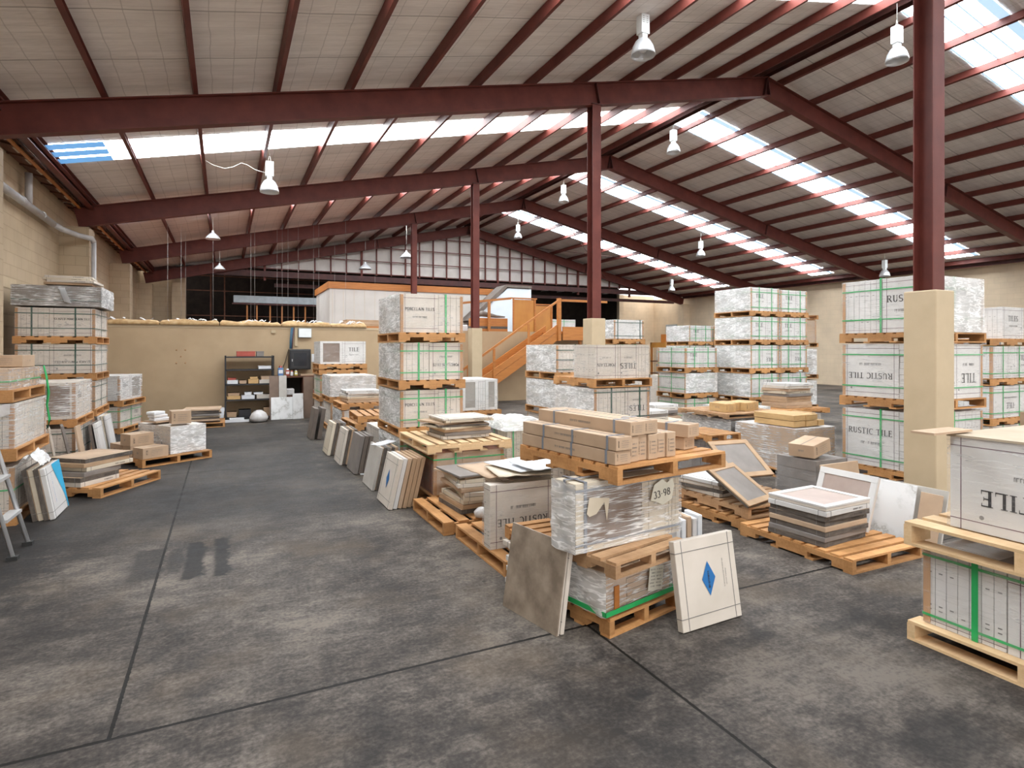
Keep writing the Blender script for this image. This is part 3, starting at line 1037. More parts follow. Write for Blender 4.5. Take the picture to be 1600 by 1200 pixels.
# purlins running the length of the roof
def cee(L, h=.15, w=.06, t=.008):
    m = MB()
    m.box(0, w, 0, L, 0, t, 'steel_paint')
    m.box(0, w, 0, L, h - t, h, 'steel_paint')
    m.box(0, t, 0, L, t, h - t, 'steel_paint')
    return m.mesh('purlin')
pm = cee(27.9 - YF)
for side in (-1, 1):
    for i in range(13):
        x = XC + side * (.46 + 1.08 * i)
        o = link('roof_purlin', pm, None, T(x - .03, YF, zr(x)) @ RY(ANG * side))
        tag(o, 'brown steel purlin on the %s roof slope, %s down from the ridge' % ('left' if side < 0 else 'right', ORD[i]), 'purlin')
m = MB(); m.box(XC - .09, XC + .09, YF, 27.9, RT + .10, RT + .13, 'steel_dark')
m.box(XC - .09, XC - .075, YF, 27.9, RT + .02, RT + .10, 'steel_dark'); m.box(XC + .075, XC + .09, YF, 27.9, RT + .02, RT + .10, 'steel_dark')
tag(m.build('ridge_channel'), 'dark steel channel running along the roof ridge', 'purlin')
for side, x in ((-1, -2.62), (1, 24.55)):
    m = MB()
    s = -side
    m.box(x - .04, x + .04, YF, 27.4, zr(x) - .06, zr(x) + .16, 'steel_dark')
    m.box(min(x, x + s * .1), max(x, x + s * .1), YF, 27.4, zr(x) - .075, zr(x) - .06, 'steel_paint')
    tag(m.build('eave_beam'), 'brown steel eave beam along the top of the %s wall' % ('left' if side < 0 else 'right'), 'steel beam')

# timber soffit closing the gap above the left wall
for i in range(5):
    y0, y1 = FR[i] + .1, FR[i + 1] - .1
    o = thing('eave_soffit', 'brown timber soffit with cross battens above the left wall, %s bay from the door end' % ORD[i], 'soffit', T(XL, y0, 4.66))
    m = MB(); m.prism([(0.01, .09), (.38, .03), (.38, .05), (0.01, .11)], 0, y1 - y0, 'timber_dark'); m.build('lining_board', o)
    n = 9
    for j in range(n):
        b = MB(); yy = (y1 - y0) * (j + .5) / n
        b.prism([(0.02, .06), (.36, .0), (.36, .03), (0.02, .09)], yy - .03, yy + .03, 'timber_dark'); b.build('batten', o)
        b = MB(); b.box(.22, .245, yy + .1, yy + .38, .02, .035, 'carton_cream'); b.build('painted_gap_light', o)  # cream strip painted in place of daylight showing through the soffit
    b = MB(); b.box(.30, .345, 0, y1 - y0, -.03, -.0, 'timber_orange'); b.build('runner', o)

# columns on concrete casings
def column(y, nm, case=1.9):
    zt = zr(6.34) - .44
    o = thing('steel_column', 'brown steel column in a cream concrete casing, ' + nm, 'column', T(6.34, y, 0))
    m = MB()
    w, t = .095, .011
    m.box(-w, w, -w, -w + t, 2.2, zt, 'steel_paint'); m.box(-w, w, w - t, w, 2.2, zt, 'steel_paint')
    m.box(-t / 2, t / 2, -w + t, w - t, 2.2, zt, 'steel_paint')
    m.build('steel_post', o)
    m = MB(); m.box(-w - .02, w + .02, -w - .02, w + .02, zt, zt + .015, 'steel_dark'); m.build('cap_plate', o)
    m = MB(); m.box(-.155, .155, -.155, .155, 0, 2.225, 'casing_paint'); bevel(m.build('concrete_casing', o), .012, 2)
column(FR[1], 'nearest the camera on the right')
column(FR[2], 'second nearest, mid-hall')
column(FR[3], 'the one beside the staircase')
column(FR[4], 'behind the tall PORCELAIN TILES stack')

# gable wall above the rear opening: white cladding on brown studs
GY = 27.75
m = MB(); m.prism([(XL, 5.12), (XR, 5.12), (XR, zr(XR) + .2), (XC, RT + .2), (XL, zr(XL) + .2)] if zr(XL) + .2 > 5.12 else
                  [(XC - (RT + .2 - 5.12) / SL, 5.12), (XC + (RT + .2 - 5.12) / SL, 5.12), (XC, RT + .2)], GY + .12, GY + .16, 'cladding')
struct('wall_gable', m, label='white gable cladding behind brown studs')
x = -1.2
cols = (1.6, 5.6, 10.9, 12.7, 17.2, 20.6)
j = 0
while x < 23:
    zt = zr(x) - .05
    if zt > 5.2:
        big = any(abs(x - c) < .34 for c in cols)
        m = MB(); w = .045 if big else .025
        m.box(-w, w, -.05, .05, (4.6 if big else 5.05), zt, 'steel_paint')
        o = m.build('gable_post' if big else 'gable_stud', None, T(x, GY, 0))
        j += 1; tag(o, ('thick' if big else 'thin') + ' brown upright in the gable wall, %s from the left' % nth(j - 1), 'steel post', 'uprights in the gable wall')
    x += .69
for i, z in enumerate((5.12, 5.72, 6.36, 6.98)):
    half = min((RT - z) / SL - .2, 13.4)
    m = MB(); m.box(XC - half, XC + half, GY - .055, GY - .03, z - .02, z + .02, 'steel_paint')
    tag(m.build('gable_rail'), 'thin brown horizontal rail across the gable wall, %s from the bottom' % ORD[i], 'rail')
m = MB(); m.box(XL, XR - .1, GY - .12, GY + .1, 4.78, 5.0, 'steel_dark'); m.box(XL, XR - .1, GY - .16, GY - .12, 4.74, 4.77, 'steel_dark')
tag(m.build('gable_beam'), 'dark brown steel beam along the bottom of the gable wall', 'steel beam')
m = MB(); m.box(2.0, XR - .2, GY + .6, GY + .75, 4.4, 4.56, 'steel_dark')
tag(m.build('rear_beam'), 'dark beam across the rear bay beyond the gable', 'steel beam')
for i in range(9):
    m = MB(); m.box(0, .55, 0, .8, 0, .02, 'white_metal')
    tag(m.build('roof_panel', None, T(13.2 + i * 1.05, 29.2, 4.95) @ RY(-6)), 'small pale roof panel glimpsed beyond the gable beam, %s from the left' % ORD[i], 'roof panel', 'pale panels beyond the gable beam')

# partition across the hall and the storage deck above it
PY = 15.75
m = MB(); m.box(XL, 5.6, PY, PY + .1, 0, 2.2, 'wall_paint'); struct('wall_partition', m)
m = MB(); m.box(5.5, 5.6, PY + .1, 17.2, 0, 2.2, 'wall_paint'); m.box(5.6, 12.2, 17.1, 17.2, 0, 2.2, 'wall_paint'); struct('wall_partition', m)
m = MB(); m.box(XL, 5.49, PY + .101, 33.9, 2.1, 2.2, 'timber_dark'); m.box(5.6, 12.2, 17.21, 33.9, 2.1, 2.2, 'timber_dark'); struct('floor', m)
# painted trim line at partition head
k += 1
m = MB(); m.box(XL, 5.5, PY - .012, PY, 2.14, 2.2, 'casing_paint'); struct('trim_%d' % k, m)

for i, (a, b, tone) in enumerate(((-2.95, -1.35, 'insulation_batt'), (-1.33, -.12, 'insulation_batt'), (-.1, 1.25, 'insulation_batt'), (1.27, 2.45, 'insulation_batt'), (2.47, 3.35, 'insulation_batt'))):
    m = MB()
    nx, ny = 26, 6
    vs = []
    for top in (0, 1):
        for jy in range(ny + 1):
            for ix in range(nx + 1):
                xx, yy = a + (b - a) * ix / nx, PY - .06 + .42 * jy / ny
                ed = min(1, min(ix, nx - ix) / 2 + .5) * min(1, min(jy, ny - jy) / 1.5 + .45)
                zz = 2.203 + (0 if not top else (.03 + .075 * ed + .07 * noise.noise(Vector((xx * 2.7, yy * 5, i * 3.3))) * ed))
                vs.append((xx, yy, zz))
    S = (nx + 1) * (ny + 1)
    fs = []
    for jy in range(ny):
        for ix in range(nx):
            q = jy * (nx + 1) + ix
            fs.append((S + q, S + q + 1, S + q + nx + 2, S + q + nx + 1))
            fs.append((q, q + nx + 1, q + nx + 2, q + 1))
    for ix in range(nx):
        fs.append((ix, ix + 1, S + ix + 1, S + ix)); q = ny * (nx + 1) + ix; fs.append((q + 1, q, S + q, S + q + 1))
    for jy in range(ny):
        q = jy * (nx + 1); fs.append((q + nx + 1, q, S + q, S + q + nx + 1)); q += nx; fs.append((q, q + nx + 1, S + q + nx + 1, S + q))
    m.add(vs, fs, tone, None, True)
    o = thing('insulation_batt', 'lumpy tan insulation batt lying along the top of the partition, %s from the left wall' % ORD[i], 'insulation')
    m.build('batt', o)
    c = MB()
    rnd = random.Random(i + 4)
    for s in range(5):
        xx = rnd.uniform(a + .1, b - .3); yy = PY + .05
        pts = [(xx + q * .045, yy + rnd.uniform(-.05, .12), 2.31 + .045 * math.sin(q * 1.1 + s) + rnd.uniform(0, .03)) for q in range(7)]
        for q in range(6):
            (x0, y0, z0), (x1, y1, z1) = pts[q], pts[q + 1]
            c.add([(x0, y0 - .05, z0 - .02), (x1, y1 - .05, z1 - .02), (x1, y1 + .06, z1 + .01), (x0, y0 + .06, z0)], [(0, 1, 2, 3)], 'foil_white', None, True)
    c.build('torn_foil', o)

# white hut with an orange fascia on the storage deck
o = thing('office_hut', 'off-white panelled hut with an orange timber fascia on the storage deck', 'hut', T(3.38, 22, 2.2))
m = MB()
m.box(0, 6.4, 0, .06, 0, 1.64, 'hut_wall'); m.box(0, .06, .06, 3.4, 0, 1.64, 'hut_wall')
for i in range(17):
    m.box(.38 * i + .1, .38 * i + .112, -.006, 0, 0, 1.62, 'carton_cream')
m.build('panel_wall', o)
m = MB(); m.box(-.05, 6.4, -.05, 0, 1.62, 1.86, 'timber_orange'); m.build('fascia_board', o)
m = MB(); m.box(-.05, 0, 0, 3.5, 1.62, 1.86, 'timber_orange'); m.build('fascia_board', o)
m = MB(); m.box(0, 6.4, 0, 3.4, 1.8, 1.84, 'void_board'); m.build('roof_board', o)
o = thing('gabled_hut', 'pale blue-white gable end with a dark sloping roof edge, behind the plywood guard', 'hut', T(0, 21, 0))
m = MB(); m.prism([(8.3, 2.2), (11.0, 2.2), (11.0, 4.02), (9.98, 4.02), (8.75, 3.0)], 0, .08, 'hut_white'); m.build('gable_panel', o)
m = MB(); m.prism([(8.25, 2.72), (8.45, 2.66), (9.92, 4.05), (11.0, 4.05), (11.0, 4.14), (9.85, 4.14)], -.06, .8, 'tile_dark'); m.build('roof_edge', o)

# dark opening on the left: studs, rails, a roller box
for i, x in enumerate((-.55, .0, .9, 1.3, 1.85, 2.35, 2.85, 3.35, 3.9, 4.35)):
    m = MB(); top = 5.0 if i < 2 else 3.60; sy_ = 29.5 if i < 2 else 28.88
    m.box(-.03, .03, -.04, .04, 0, top - 2.2, 'timber_orange' if i > 1 else 'timber_dark')
    tag(m.build('timber_stud', None, T(x, sy_, 2.201)), 'timber stud in the dark bay behind the partition, %s from the left' % ORD[i], 'timber stud', 'studs in the dark bay')
for i, z in enumerate((3.1, 4.2, 4.85)):
    m = MB(); m.box(-1.6, 4.6, 29.41, 29.46, z, z + .04, 'timber_dark')
    tag(m.build('timber_rail'), 'dark horizontal rail in the bay behind the partition, %s from the bottom' % ORD[i], 'rail')
o = thing('roller_shutter_box', 'long grey roller shutter box in the dark bay above the insulation', 'shutter box', T(.35, 28.7, 3.68))
m = MB(); m.box(0, 4.2, 0, .35, 0, .32, 'grey_blue'); bevel(m.build('casing', o), .02)
m = MB(); m.box(-.05, 4.25, -.02, .36, -.07, -.005, 'steel_dark'); m.build('guide_rail', o)
m = MB(); m.box(XL, -1.95, 28.4, 28.5, 2.2, 4.9, 'block_wall'); struct('wall_bay_left', m)
m = MB(); m.box(-1.95, -1.45, 28.0, 28.5, 2.2, 4.75, 'block_wall'); k += 1; struct('trim_%d' % k, m)

# ---------------------------------------------------------------- lamps
def lamp(x, y, zb, label, s=1.0, style='bell', cordtop=None):
    zt = cordtop if cordtop else zr(x) + .16
    o = thing('high_bay_lamp' if style == 'bell' else 'pendant_lamp', label, 'ceiling lamp', T(x, y, zb), 'high bay lamps' if False else None)
    D = .185 * s
    m = MB()
    prof = [(D * .34, .255 * s), (D * .42, .25 * s), (D * .62, .215 * s), (D * .84, .14 * s), (D * .97, .05 * s), (D, 0), (D * .98, .002), (D * .94, .05 * s), (D * .80, .138 * s), (D * .58, .21 * s), (D * .3, .245 * s)]
    if style != 'bell':
        prof = [(D * .18, .20 * s), (D * .3, .17 * s), (D * .75, .10 * s), (D * 1.05, .03 * s), (D * 1.1, 0), (D * 1.07, .002), (D * .7, .09 * s), (D * .25, .16 * s)]
    m.lathe(prof, 'alu_lamp')
    ro = m.build('reflector', o)
    b = MB(); b.lathe([(.001, .05), (.05 * s, .07), (.062 * s, .11 * s), (.03 * s, .18 * s), (.03 * s, .24 * s)], 'paper_white', 12); b.build('bulb', ro)
    if style == 'bell':
        b = MB(); b.box(-.045 * s, .045 * s, -.05 * s, .05 * s, .25 * s, .33 * s, 'white_metal'); b.build('bracket', o)
        b = MB(); b.box(-.075 * s, .075 * s, -.065 * s, .065 * s, .325 * s, .62 * s, 'white_metal')
        for i in range(4):
            for sx in (-.04, .03):
                b.box((sx - .012) * s, (sx + .014) * s, -.067 * s, -.065 * s, (.48 + i * .03) * s, (.488 + i * .03) * s, 'ink_grey')
        bevel(b.build('ballast_housing', o), .008)
        top = .62 * s
        b = MB(); b.tube([(-.03, 0, top), (-.012, 0, top + .1), (0, 0, top + .12), (.012, 0, top + .1), (.03, 0, top)], .006, 'cord_white', 6); b.build('hook', o)
        top += .12
    else:
        top = .19 * s
    b = MB(); b.tube([(0, 0, top), (0.004, 0, (top + zt - zb) / 2), (0, 0, zt - zb)], .005, 'cord_white', 6); b.build('cord', o)
    return o
lamp(5.75, 7.3, 6.12, 'silver bell lamp hanging nearest the camera, right of the roof middle')
lamp(10.7, 6.5, 6.72, 'silver bell lamp near the ridge beside the nearest column')
lamp(10.95, 12.6, 6.95, 'silver bell lamp under the ridge between the first two whole frames', cordtop=RT + .02)
lamp(.82, 13.0, 4.82, 'silver bell lamp over the aisle on the left with a looping cable')
lamp(-.3, 19.0, 4.78, 'shallow silver lamp over the partition, nearer of the two at the left', 1.0, 'dish')
lamp(-.17, 25.2, 4.66, 'small shallow lamp over the dark bay, farther of the two at the left', 1.0, 'dish')
lamp(10.95, 18.4, 6.9, 'silver bell lamp under the ridge between the second and third frames', cordtop=RT + .02)
lamp(12.0, 24.2, 6.66, 'silver bell lamp farthest along the ridge')
lamp(6.76, 24.0, 5.4, 'white shallow pendant in front of the gable, beside the farthest column', 1.3, 'dish')
lamp(5.5, 26.0, 5.1, 'white shallow pendant in front of the gable, left of its twin', 1.3, 'dish')
lamp(17.5, 18.5, 5.42, 'silver bell lamp halfway down the right roof slope')
lamp(22.3, 14.0, 4.36, 'silver bell lamp by the right wall above the RUSTIC TILE stack')
lamp(21.6, 25.0, 4.75, 'small silver lamp at the far right corner of the hall')
# looping cable to the left lamp
m = MB()
pts = [(-.35, 13.0, 5.32), (-.2, 13.0, 5.24), (.0, 13, 5.2), (.15, 13, 5.25), (.3, 13, 5.35), (.4, 13, 5.33), (.55, 13, 5.25), (.78, 13, 5.2), (.8, 13, 5.45)]
m.tube(pts, .006, 'cord_white', 6)
tag(m.build('lamp_cable'), 'pale cable looping from a purlin to the lamp over the aisle', 'cable')
rnd = random.Random(11)
for wi, (px, y) in enumerate(((262, 19), (283, 19.4), (290, 20), (333, 19.5), (392, 20), (398, 20.5), (433, 21), (441, 21.2), (450, 21), (466, 21.4), (490, 21), (498, 21.2), (540, 21), (523, 22), (586, 22.5))):
    a = math.atan((px - 800) / 929) + R(25.8)
    x = y * math.tan(a)
    m = MB(); zt = zr(x) + .16; zb = 2.22 + rnd.uniform(0, .1)
    m.tube([(0, 0, 0), (0, 0, zt - zb)], .0035, 'wire_thin', 5)
    tag(m.build('hanging_wire', None, T(x, y, zb)), 'thin wire hanging from the roof over the partition, at picture column %d' % px if False else 'thin wire hanging from the roof over the partition, %s from the left' % nth(wi), 'wire', 'thin wires hanging over the partition')
# roof bracing rods near the gable
for i, (a, b) in enumerate((((13, 21.6, 6.95), (19, 27.4, 5.6)), ((19, 21.6, 5.6), (13, 27.4, 6.95)))):
    m = MB(); m.tube([a, b], .012, 'steel_dark', 6)
    tag(m.build('bracing_rod'), 'thin diagonal bracing rod under the right roof slope, ' + ('rising to the left' if i else 'falling to the right'), 'bracing rod')

# ---------------------------------------------------------------- left wall services
o = thing('drain_pipe', 'thick grey drain pipe running along the left wall and down beside a pier', 'pipe', T(0, 0, 0))
m = MB(); m.tube([(-2.98, 5.0, 4.10), (-2.98, 14.2, 4.06)], .062, 'pvc_pipe', 12); m.tube([(-2.98, 14.15, 4.06), (-2.9, 14.5, 4.02), (-2.72, 14.95, 3.99), (-2.52, 15.12, 3.97), (-2.49, 15.16, 3.9)], .055, 'pvc_pipe', 12); m.build('main_run', o)
m = MB(); m.tube([(-2.98, 12.6, 4.1), (-2.98, 12.6, 4.62)], .055, 'pvc_pipe', 12); m.build('riser', o)
m = MB(); m.tube([(-2.49, 15.16, 3.9), (-2.49, 15.16, .1)], .045, 'pvc_pipe', 10); m.build('downpipe', o)
for y in (7.2, 9.6, 12.2, 13.4):
    m = MB(); m.tube([(-2.98, y - .03, 4.075), (-2.98, y + .03, 4.075)], .072, 'pvc_pipe', 12); m.build('coupling', o)
o = thing('wall_bracket_light', 'small pale fitting high on the left wall at the edge of view', 'wall fitting', T(-2.9, 10.9, 4.72))
m = MB(); m.tube([(-.18, 0, .05), (0, 0, 0), (.1, .05, -.02)], .035, 'pvc_pipe', 10); m.build('arm', o)

# faded bands of lighter paint on the left wall
for i, (z, y0, y1) in enumerate(((2.62, 7.5, 12.4), (2.02, 7.5, 12.3), (1.5, 7.5, 12.2))):
    m = MB(); m.box(XL, XL + .006, y0, y1, z, z + .16, 'casing_paint'); k += 1
    struct('trim_%d' % k, m)
# five small round fixings on the partition
for i, (dx, dz) in enumerate(((0, 0), (.18, 0), (.09, -.15), (0, -.3), (.18, -.3))):
    m = MB(); m.tube([(0, 0, 0), (0, .012, 0)], .017, 'corner_board', 10)
    tag(m.build('wall_plug', None, T(-1.0 + dx, PY - .013, 1.62 + dz)), 'small brown plug in the partition, %s of the dice pattern' % ('upper left', 'upper right', 'centre', 'lower left', 'lower right')[i], 'wall plug', 'five plugs on the partition')

# ================================================================ THE STOCK
PH = .115
def stack(name, x, y, w, d, zs, layers, typ='A', where='', yaw=0, mat='pallet_wood', base_pallet=True, pw=None, nb=7):
    """zs: heights of the pallet undersides; layers: dict per load (None = nothing)"""
    n = len(zs)
    for i, z in enumerate(zs):
        pos = 'bottom' if i == 0 else ('topmost' if i == n - 1 else ORD[i])
        L = layers[i]
        pd = .03
        if z >= 0:
            lb = '%s pallet of %s' % (pos, where) if n > 1 else 'pallet of ' + where
            pallet(x - pd if yaw == 0 else x, y - pd if yaw == 0 else y, z, w + 2 * pd, d + 2 * pd, typ, 'wooden ' + lb, yaw, PH, mat, nb)
        if L is not None:
            L = dict(L)
            top = L.pop('top', None)
            nxt = zs[i + 1] if i + 1 < n else None
            hh = L.pop('h', None) or (nxt - z - PH - .012)
            desc = L.pop('desc', 'wrapped white tile load')
            lw, ld = L.pop('w', w), L.pop('d', d)
            load(x, y, z + PH + .001, lw, ld, hh, '%s, %s' % (desc, (pos + ' of ' if n > 1 else 'on ') + where), yaw, seed=i + int(x * 10), **L)

PT = 'PORCELAIN TILES'
GP = 'GLAZED PORCELAIN TILE'
RT_ = 'RUSTIC TILE'

# --- left side: tall GLAZED PORCELAIN TILE stack
gl = dict(strap='strap_dark', vs=(.2, .75), hs=(.28, .8))
stack('', -2.86, 11.4, 1.0, 1.1, [0, .577, 1.15, 1.73], [
    dict(front=(('edges', 1),), **gl), dict(front=(('edges', 1),), right=(('edges', 1),), **gl),
    dict(desc='load lettered GLAZED PORCELAIN TILE upside down', front=(('edges', .42), ('face', .58, GP, True)), right=(('edges', 1),), **gl),
    dict(desc='load lettered GLAZED PORCELAIN TILE upright', front=(('edges', .42), ('face', .58, GP)), right=(('edges', 1),), h=.44, **gl)],
    'A', 'the tall stack against the left wall')
load(-2.9, 11.38, 2.31, 1.12, 1.14, .32, 'crumpled grey film-wrapped tile load crowning the tall stack against the left wall', front=(('layers', 1, 4),), right=(('layers', 1, 4),),
     mat='tile_grey', strap='strap_dark', hs=(.3,), corners=False, wrap='film_creased', crumple=('R',), top_mat='tile_grey')
m = MB(); m.add([(0, 0, 0), (.09, 0, -.02), (.17, -.01, -.24), (.08, -.01, -.22)], [(0, 1, 2, 3), (3, 2, 1, 0)], 'paper_white')
m.box(0, .09, -.004, .0, -.02, 0, 'paper_white')
tag(m.build('paper_note', None, T(-2.32, 11.34, 2.60)), 'white paper slip hanging on the grey film-wrapped load at the left wall', 'note')
flat_pile(-2.5, 11.45, 2.655, 4, .62, .55, .035, 'askew flat tile pack, # on the tall left-wall stack', ('brown', 'white', 'cream', 'white'), 3, .05, 9, 3)

# --- left side: shorter stack in front of it
stack('', -2.88, 9.9, 1.04, 1.1, [0, .577], [
    dict(front=(('edges', 1, 16),), right=(('edges', 1),), strap='strap_dark', vs=(.55,), hs=(.3, .85), desc='load of grey edge-on cartons with dark straps'),
    dict(front=(('win', 1),), right=(('face', .55, 'TILE'), ('edges', .45)), strap='strap_dark', h=.50, wrap='film_creased', desc='open-fronted load showing brown tile faces')],
    'A', 'the short left stack')
# --- left side: nearest stack at the picture edge
stack('', -2.98, 7.04, 1.2, 1.1, [0, .6], [
    dict(front=(('brown', .5), ('edges', .5)), right=(('edges', .6), ('plain', .4)), h=.43, strap='strap_green', hs=(.5,), desc='film-wrapped load with a green strap'),
    dict(front=(('plain', .45), ('win', .35), ('edges', .2)), right=(('edges', 1),), h=.42, strap='strap_dark', wrap='film_creased', desc='film-wrapped load with a brown window')],
    'A', 'the nearest stack by the left wall')
pallet(-3.0, 7.02, 1.146, 1.22, 1.12, 'A', 'wooden pallet under the open brown cartons by the left wall')
load(-2.96, 7.06, 1.262, 1.14, 1.04, .2, 'low load of brown cartons with trailing film, high by the left wall', front=(('layers', .5, 2), ('brown', .5)), right=(('edges', 1, 10),), mat='carton_kraft',
     strap='strap_green', hs=(.4,), corners=False, wrap='film_creased', top_mat='carton_kraft')
for i, (cx, cy, w_, rot, nm) in enumerate(((-2.45, 7.12, .42, 0, 'nearest the camera'), (-2.75, 7.62, .4, 12, 'farther back by the wall'), (-2.22, 7.62, .38, -6, 'at the aisle end'))):
    carton(T(cx, cy, 1.466) @ RZ(rot), w_, .30, .12, 'small brown carton on the nearest left stack, ' + nm, 'carton_kraft')
m = MB()
m.tube([(-1.74, 7.9, 1.47), (-1.72, 7.92, 1.35), (-1.70, 7.9, 1.18), (-1.72, 7.93, 1.05), (-1.69, 7.9, .9), (-1.71, 7.92, .80)], [.008, .012, .014, .011, .013, .009], 'strap_green', 6)
tag(m.build('hanging_strap'), 'loose green strap dangling from the brown cartons on the nearest left stack', 'strap')
m = MB()
m.prism([(-2.9, .80), (-2.3, .86), (-1.80, 1.04), (-1.80, 1.14), (-2.3, 1.02), (-2.9, .98)], 7.018, 7.024, 'foil_white')
put_print(m, Matrix(((1, 0, 0, 0), (0, 0, -1, 7.017), (0, 1, 0, 0), (0, 0, 0, 1))), -2.35, .93, .3, .05, 'ink_grey', 0, random.Random(4))
tag(m.build('film_band'), 'white printed film band across the second load of the nearest left stack', 'plastic film')
m = MB()
m.box(0, .5, 0, .3, 0, .13, 'tile_grey'); m.box(-.01, .36, -.01, .31, .13, .14, 'paper_white')
tag(bevel(m.build('tile_parcel', None, T(-2.35, 6.62, .73)), .005), 'grey parcel with white paper on top, jutting from the nearest left stack', 'parcel')
m = MB(); m.box(0, .6, 0, .4, 0, .1, 'pallet_wood')
# ladder
o = thing('step_ladder', 'aluminium step ladder standing open at the left edge of view', 'ladder', T(-1.49, 5.88, 0))
def rail(mb, x0, x1, y0, y1, z1, m_='alu', w=.028):
    mb.tube([(x0, y0, .02), (x1, y1, z1)], w * .62, m_, 4)
for (x0, x1, ya, yb, nm) in ((0, -.42, 0, .07, 'front'), (-.78, -.46, .0, .07, 'rear')):
    for (a, b) in ((ya, yb), (.40 - ya, .40 - yb)):
        m = MB(); rail(m, x0, x1, a, b, 1.75); m.build('side_rail', o)
        m = MB(); m.box(x0 - .035, x0 + .035, a - .03, a + .03, 0, .03, 'rubber'); m.build('foot', o)
for i in range(5):
    z = .3 + .3 * i; f = z / 1.75
    m = MB(); m.box(-.42 * f - .045, -.42 * f + .035, .07 * f, .40 - .07 * f, z - .012, z + .012, 'alu'); m.build('tread', o)
for z in (.35, 1.1):
    f = z / 1.75
    m = MB(); m.tube([(-.78 + .32 * f, .07 * f, z), (-.78 + .32 * f, .4 - .07 * f, z)], .01, 'alu', 6); m.build('brace', o)
m = MB(); m.box(-.52, -.34, .04, .36, 1.74, 1.78, 'alu'); m.build('top_cap', o)

# leaning packs by the nearest left stack (blue print in front)
lean_row(-1.47, 7.08, '-X', 4, 'tile pack leaning at the nearest left stack, # in the blue-print row', .56, .5, .040, 10, .004, ('bright', 'dirty', 'cream', 'dirty', 'dark'), 'bluewave', seed=3)
m = MB()
rnd = random.Random(3)
nx, ny = 12, 8
vs = []
for j in range(ny + 1):
    for i in range(nx + 1):
        u, v = i / nx, j / ny
        vs.append((-1.762 + .19 * u, 7.02 + .42 * v, .535 + .10 * math.sin(u * 3.1) + .05 * noise.noise(Vector((u * 6, v * 6, 2)))))
m.add(vs, [(j * (nx + 1) + i, j * (nx + 1) + i + 1, (j + 1) * (nx + 1) + i + 1, (j + 1) * (nx + 1) + i) for j in range(ny) for i in range(nx)], 'film_crumpled', None, True)
tag(m.build('crumpled_film'), 'crumpled clear film lying over the leaning packs at the left', 'plastic film')

# pallet of flat packs
pallet(-1.23, 7.87, 0, 1.0, .95, 'B', 'wooden pallet on the floor under flat brown packs, nearest on the left', 60, PH)
z = flat_pile(-1.42, 8.0, PH + .001, 3, .52, .5, .05, 'flat pack # of the low grey-edged pile on the left floor pallet', ('white', 'dirty', 'grey'), 55, .02, 3, 4)
flat_pile(-1.40, 8.05, z + .001, 3, .62, .52, .045, 'flat pack # of the brown pile on the left floor pallet', ('cream', 'brown', 'dirty'), 52, .02, 4, 6)
flat_pile(-1.78, 8.16, PH + .001, 2, .20, .42, .045, 'flat pack # of the pale low pair beside the brown pile', ('grey', 'pale'), 50, .02, 3, 9)
pallet(-2.85, 8.7, 0, .85, 1.05, 'A', 'empty wooden pallet lying in front of the short left stack')
# boards leaning on the short stack
lean_row(-1.70, 9.25, '-X', 1, 'tall grey plank pack with a folded white end leaning on the short left stack', .30, .68, .03, 11, styles=('grey',), yaw=14)
lean_row(-1.86, 9.22, '-X', 1, 'tall white plank pack leaning behind the grey one on the left', .28, .66, .025, 9, styles=('white',), yaw=14)
lean_row(-1.68, 9.62, '-X', 1, 'tall brown plank pack leaning beyond the grey one on the left', .26, .62, .025, 9, styles=('kraft',))
lean_row(-1.62, 10.5, '-X', 2, 'white tile pack # of two leaning beyond the left planks', .5, .55, .035, 9, .02, ('bright', 'dark', 'bright'), seed=8)
lean_row(-1.62, 11.35, '-X', 3, 'white tile pack # of three leaning by the GLAZED stack foot', .5, .58, .03, 9, .01, ('bright', 'cream', 'bright'), seed=9)

# pallet with brown cartons and wrapped long load
pallet(-1.02, 9.6, 0, 1.0, 1.25, 'B', 'wooden pallet under the long film-wrapped load on the left', 32, PH)
P0 = T(-1.02, 9.6, PH + .001) @ RZ(32)
tload = load(0, 0, 0, .5, .9, .40, 'long grey film-wrapped load of plank cartons on the left floor pallet', front=(('layers', 1, 6),), left=(('layers', 1, 6),), right=(('layers', 1, 6),), mat='carton_white', corners=False, wrap='film_creased', crumple=('F', 'R'))
tload.matrix_world = P0 @ T(.45, .12, 0)
carton(P0 @ T(.02, .03, 0) @ RZ(3), .36, .24, .15, 'brown carton with black print at the front of the left cartons pallet')
carton(P0 @ T(.0, .33, 0) @ RZ(-2), .36, .24, .15, 'brown carton standing behind the black-printed one on the left pallet')
carton(P0 @ T(.0, .33, .152) @ RZ(4), .33, .25, .17, 'brown carton standing on another one on the left pallet')
carton(P0 @ T(.0, .62, 0), .36, .3, .16, 'brown carton at the back of the left cartons pallet')
carton(P0 @ T(.5, .2, .425) @ RZ(-20), .26, .24, .19, 'brown carton standing on the long film-wrapped load')
m = MB(); m.box(0, .42, 0, .3, 0, .02, 'carton_kraft'); tag(m.build('cardboard_sheet', None, P0 @ T(.45, .52, .425) @ RZ(6)), 'flat cardboard sheet on the long film-wrapped load', 'cardboard')
for i in range(3):
    m = MB(); m.box(0, .24 - .02 * i, 0, .16, 0, .045, 'paper_white' if i != 1 else 'foil_white')
    tag(bevel(m.build('paper_bundle', None, P0 @ T(.46, .6, .446 + i * .047) @ RZ(8 * i)), .012, 3), 'white paper bundle on the long film-wrapped load, %s' % ('bottom one', 'middle one', 'top one')[i], 'paper')

